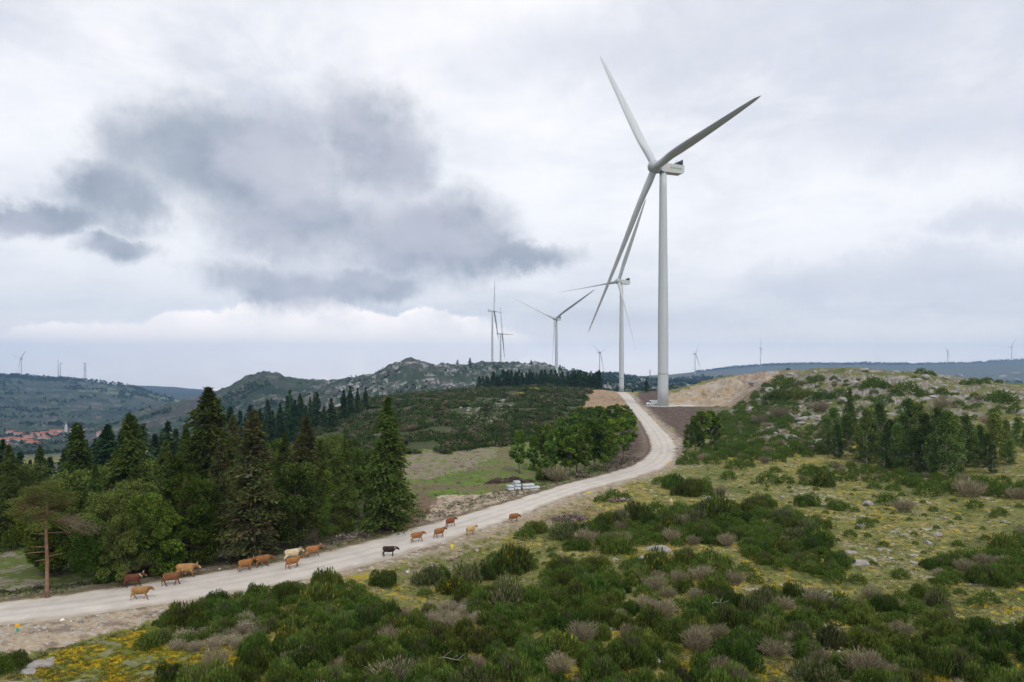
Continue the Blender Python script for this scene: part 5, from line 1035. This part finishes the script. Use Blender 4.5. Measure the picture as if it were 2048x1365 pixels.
# ================================================================== van
def van():
    px, y = 1302.0, 333.5; x = (px-HX)/F*y; e = empty('van', (x+.6, y, 4.60), 0); M_w = simple('white_van_paint', (.78, .79, .80), .3, .03, .5, spec=.5); M_gl = simple('tinted_glass', (.02, .025, .03), .1, .1); M_bk = simple('black_rubber', (.02, .02, .02), .8)
    P = [(-2.95, .45), (-2.98, .85), (-2.80, 1.12), (-2.1, 1.38), (-1.35, 2.15), (-1.05, 2.42), (-.6, 2.5), (2.85, 2.5), (2.95, 2.35), (2.98, .45), (2.4, .38), (-2.5, .38)]
    mb = MB(); mb.prism(P, -1.0, 1.0); me = mb.mesh('body', M_w); bm = bmesh.new(); bm.from_mesh(me)
    bmesh.ops.bevel(bm, geom=[ed for ed in bm.edges if abs((ed.verts[0].co-ed.verts[1].co).y) < .01], offset=.10, segments=3, affect='EDGES'); bm.to_mesh(me); bm.free(); link('body', me, e)
    for s_ in (-1, 1):
        mb = MB(); q = [(-1.95, 1.45), (-1.33, 2.05), (-.75, 2.12), (-.75, 1.45)]; mb.prism(q, s_*1.005-.012, s_*1.005+.012); mb.build('side_window', M_gl, e)
        mb = MB(); mb.box((-2.05, s_*1.15, 1.55), (.12, .22, .32)); mb.build('wing_mirror', M_bk, e)
        for wx in (-1.95, 1.75):
            mb = MB(); mb.tube([(wx, s_*.78, .35), (wx, s_*1.02, .35)], .35, 20); wh = mb.build('wheel', M_bk, e, False); mb = MB(); mb.tube([(wx, s_*1.0, .35), (wx, s_*1.035, .35)], .19, 14); mb.build('rim', M_lat, wh)
        mb = MB(); mb.box((-2.9, s_*.72, .95), (.2, .36, .24)); mb.build('headlight', simple('lamp_glass', (.6, .62, .62), .2), e)
        mb = MB(); mb.box((.9, s_*1.008, 1.0), (3.6, .02, .04)); mb.build('side_moulding', M_lat, e)
    mb = MB(); V = [(-2.02, -.88, 1.50), (-2.02, .88, 1.50), (-1.40, .82, 2.14), (-1.40, -.82, 2.14)]; V = [(a-.05, b_, c_+.05) for a, b_, c_ in V]+[(a, b_, c_) for a, b_, c_ in V]
    mb.add(V, [(0, 1, 2, 3), (4, 7, 6, 5), (0, 4, 5, 1), (1, 5, 6, 2), (2, 6, 7, 3), (3, 7, 4, 0)]); mb.build('windscreen', M_gl, e)
    mb = MB(); mb.box((-2.98, 0, .55), (.14, 1.96, .3)); mb.build('bumper', M_bk, e); tag(e, 'white panel van parked at the foot of the nearest turbine tower', 'van')
van()
# ================================================================== concrete pipes
M_pipe = simple('pipe_concrete', (.42, .44, .44), .85, .2, 3)
mb = MB(); n = 22; Vp = []; L_ = 2.2 if False else 1.15
for k in range(n):
    a = 2*math.pi*k/n
    for (xx_, rr_) in ((-.5, .27), (.5, .27), (.5, .20), (-.5, .20)): Vp.append((xx_*L_, rr_*math.cos(a), rr_*math.sin(a)))
Fp = []
for k in range(n):
    q = (k+1) % n
    for j in range(4): Fp.append((4*k+j, 4*k+(j+1) % 4, 4*q+(j+1) % 4, 4*q+j))
mb.add(Vp, Fp); PIPE = mb.mesh('pipe', M_pipe)
x0, y0 = hit(1022, 983); 
def pipe(i, row, col_, lv, lab='pale concrete drain pipe in the stack beside the road'):
    u = Vector((.93, .37, 0)); v = Vector((-.37, .93, 0)); p = Vector((x0, y0, 0))+u*(col_*1.25+.06*rt.uniform(-1, 1))+v*(row*.56+lv*.28)
    o = link('concrete_pipe', PIPE, None, (p.x, p.y, hz(p.x, p.y)+.27+lv*.47)); o.rotation_euler = (0, 0, R(22)+rt.uniform(-.03, .03)); tag(o, lab, 'pipe', 'concrete pipes stacked beside the road')
for c_ in range(2):
    for r_ in range(3): pipe(0, r_, c_, 0)
for r_ in range(2): pipe(0, r_, 0, 1); 
for r_ in range(5): pipe(0, r_+.5, 1.1, 0+0)
for r_ in range(4): pipe(0, r_+.5, 1.25, 1)
for r_ in range(2): pipe(0, r_+1, 1.35, 2)
for c_ in (2.3, 3.2, 4.0):
    for r_ in range(3 if c_ < 3.5 else 2): pipe(0, r_, c_, 0)
for c_ in (2.4, 3.3):
    for r_ in range(2): pipe(0, r_, c_, 1)
# brush pile and logs
def brush(px, py, L, W_, H_, n, rz, label, col=(.085, .058, .052), name='brush_pile', ymin=20):
    x, y = hit(px, py, ymin); r = np.random.RandomState(int(px)); t_ = r.uniform(-1, 1, n); s_ = r.uniform(-1, 1, n); env = np.sqrt(np.clip(1-t_**2, .05, 1))*(1-.6*s_**2)*(.75+.3*np.sin(t_*7))
    ca, sa = math.cos(R(rz)), math.sin(R(rz)); lx, ly = t_*L/2, s_*W_/2*np.sqrt(1-t_**2*.8); P = np.stack([x+lx*ca-ly*sa, y+lx*sa+ly*ca, np.zeros(n)], 1); P[:, 2] = Hf(P[:, 0], P[:, 1])+env*H_*r.rand(n)**.6
    mb = MB()
    for i in range(n):
        d = unit(r.randn(3)*np.array([1, 1, .45])); l = r.uniform(.3, 1.1)*H_**.3; c_ = tuple(np.clip(np.array(col)*(1+.5*r.randn()*.7)*r.choice([1, 1, 1, 1.9]), .02, .5)); p = P[i]
        mb.tube([p-d*l*.5, p+d*l*.1+r.randn(3)*.05, p+d*l*.5], [r.uniform(.03, .09), r.uniform(.03, .07), .015], 4, c_)
    # soil heap underneath
    o = empty(name, (0, 0, 0)); o.location = (x, y, hz(x, y)); b_ = mb.build('branches', M_rock, None, False, True); b_.parent = o; b_.matrix_parent_inverse = Matrix.Translation(o.location).inverted(); tag(o, label, 'brush pile'); return o
brush(1020, 966, 9.5, 2.6, 1.1, 900, 18, 'long dark heap of cut branches on the field behind the pipes'); brush(770, 1062, 5, 2, .9, 300, 20, 'low heap of roots and branches at the foot of the lone fir')
brush(710, 1075, 5, 2, .7, 260, 20, 'grey brushwood at the wood edge left of the lone fir', (.15, .12, .10)); brush(1140, 1040, 5.5, 3, .5, 420, 25, 'flattened purple brown brushwood beside the near road edge', (.12, .09, .08))
brush(1240, 1003, 4, 1.6, .7, 260, 10, 'low heap of dry brown twigs among yellow flowers', (.15, .12, .10)); brush(1165, 955, 3.5, 1.6, 1.0, 240, 10, 'tangle of dead branches beside the pipes at the grove edge', (.14, .11, .09))
def logs(px, py, ymin=20):
    x, y = hit(px, py, ymin)
    for i, (dx_, dy_, dz_, rz) in enumerate([(0, 0, .16, 15), (.3, .35, .16, 22), (.1, .15, .42, 12)]):
        mb = MB(); mb.tube([(-.9, 0, 0), (0, .03, .02), (.9, 0, 0)], [.17, .16, .14], 10, (.30, .22, .12)); o = mb.build('log', M_rock, None, True, True, (x+dx_, y+dy_, hz(x+dx_, y+dy_)+dz_)); o.rotation_euler = (0, 0, R(rz)); tag(o, 'sawn log in the small heap right of the lone fir', 'log', 'sawn logs at the road edge')
logs(806, 1057)
for px, py, L, rz, lab in [(1062,1178,2.6,-35,'long bleached fallen branch lying across scrub at bottom centre'),(940,1225,2.2,20,'forked pale dead branch in the straw coloured brush at bottom centre'),(1438,1222,1.6,5,'thin white twig on bare ground right of the two crows'),(600,1330,2.0,60,'grey dead branch among bushes near the bottom, left of centre'),(900,1335,2.4,-15,'curved pale dead stem near the bottom edge, centre'),(505,1268,2.0,15,'bleached dead stem in brush at lower left')]:
    x, y = hit(px, py); r = random.Random(px); e = empty('fallen_branch', (x, y, hz(x, y)+.55), R(rz)); mb = MB(); pts = [(L*(t/7-.5), r.uniform(-.12, .12), .12*math.sin(t*.9)+t*.05) for t in range(8)]
    mb.tube(pts, [.03-.003*t for t in range(8)], 6); mb.build('stem', M_pale, e, True)
    for q in (2, 4, 5):
        mb = MB(); p = Vector(pts[q]); mb.tube([p, p+Vector((.25, r.choice([-.3, .3]), .22)), p+Vector((.5, r.choice([-.45, .45]), .35))], [.016, .011, .005], 5); mb.build('twig', M_pale, e, True)
    tag(e, lab, 'branch')
# survey markers
def stake(px, py, top, bot, h_, label, w_=.12):
    x, y = hit(px, py); e = empty('marker_post', (x, y, hz(x, y))); mb = MB(); mb.tube([(0, 0, -.1), (0, 0, h_*.55)], [w_*.55, w_*.5], 10); mb.build('stake', simple('stake_paint', bot, .6), e)
    mb = MB(); mb.box((0, 0, h_*.75), (w_*1.9, w_*.6, h_*.5), R(12)); mb.build('flag', simple('flag_paint', top, .6), e); tag(e, label, 'marker')
stake(35, 1262, (.85, .42, .02), (.02, .40, .28), .62, 'orange and green marker post on the near verge at the far left', .17)
stake(904, 1096, (.80, .66, .03), (.72, .60, .05), .55, 'yellow marker on the near verge right of the calf', .2)
stake(1337, 931, (.80, .55, .03), (.7, .5, .05), .8, 'small yellow marker on the outside of the road bend', .15); stake(1322, 951, (.80, .55, .03), (.7, .5, .05), .6, 'small yellow marker below the bend beside the big bush', .15)
x, y = hit(1177, 986); mb = MB()
rr = random.Random(2); P = [(x+rr.uniform(-.1, .1), y, 0)]
V = []; Fc = []
for i in range(8):
    for j in range(5): V.append(((i-3.5)*.13+rr.uniform(-.02, .02), (j-2)*.16, .05+.10*math.exp(-((i-3.5)/2.4)**2-((j-2)/1.4)**2)+rr.uniform(-.02, .03)))
for i in range(7):
    for j in range(4): Fc.append((i*5+j, (i+1)*5+j, (i+1)*5+j+1, i*5+j+1))
base_n = len(V); V += [(a, b_, c_-.05) for a, b_, c_ in V]; Fc += [tuple(k+base_n for k in f[::-1]) for f in Fc]
mb.add(V, Fc); o = mb.build('plastic_sack', simple('yellow_plastic', (.72, .60, .06), .4), None, True, loc=(x, y, hz(x, y))); tag(o, 'crumpled yellow sack lying on the near verge above the brushwood', 'sack')
# crows
def bird(px, py, rz, label, k):
    x, y = hit(px, py); mb = MB(); s_ = 1.5
    mb.tube([(-.26*s_, 0, .14*s_), (-.14*s_, 0, .17*s_), (0, 0, .20*s_), (.10*s_, 0, .25*s_), (.15*s_, 0, .31*s_), (.20*s_, 0, .32*s_), (.27*s_, 0, .30*s_)], [(.03*s_, .01*s_), (.05*s_, .03*s_), (.075*s_, .07*s_), (.055*s_, .055*s_), (.04*s_, .045*s_), (.035*s_, .035*s_), (.006, .006)], 10)
    for q in (-1, 1): mb.tube([(.0, q*.03*s_, .15*s_), (.02, q*.03*s_, 0)], .009*s_, 5)
    me = smooth_remesh(mb, .014, 'body', M_rubber); e = link('crow', me, None, (x, y, hz(x, y))); me.materials.clear(); me.materials.append(k); e.rotation_euler = (0, 0, R(rz)); tag(e, label, 'bird')
M_rubber = simple('black_feather', (.018, .016, .02), .6); bird(1222, 1194, 100, 'black crow on the bare ground, left of the two birds', M_rubber); bird(1244, 1194, 10, 'grey backed crow on the bare ground, right of the two birds', simple('grey_feather', (.10, .095, .11), .6))
# ================================================================== haze
mb = MB(); lo, hi = -190.0, 335.0; mb.box((0, 0, (lo+hi)/2), (17000, 17000, hi-lo))
M_hz, t, out = new_mat('haze'); pv = t.node('ShaderNodeVolumePrincipled'); pv.inputs['Color'].default_value = (.36, .62, 1.0, 1); pv.inputs['Density'].default_value = 1.25e-4; pv.inputs['Anisotropy'].default_value = 0.55
t.l.new(pv.outputs[0], out.inputs['Volume']); hzo = mb.build('haze', M_hz); tag(hzo, kind='stuff')
print('minz', float(Z.min()), 'maxz', max((o.matrix_world.translation.z for o in scene.objects), default=0))
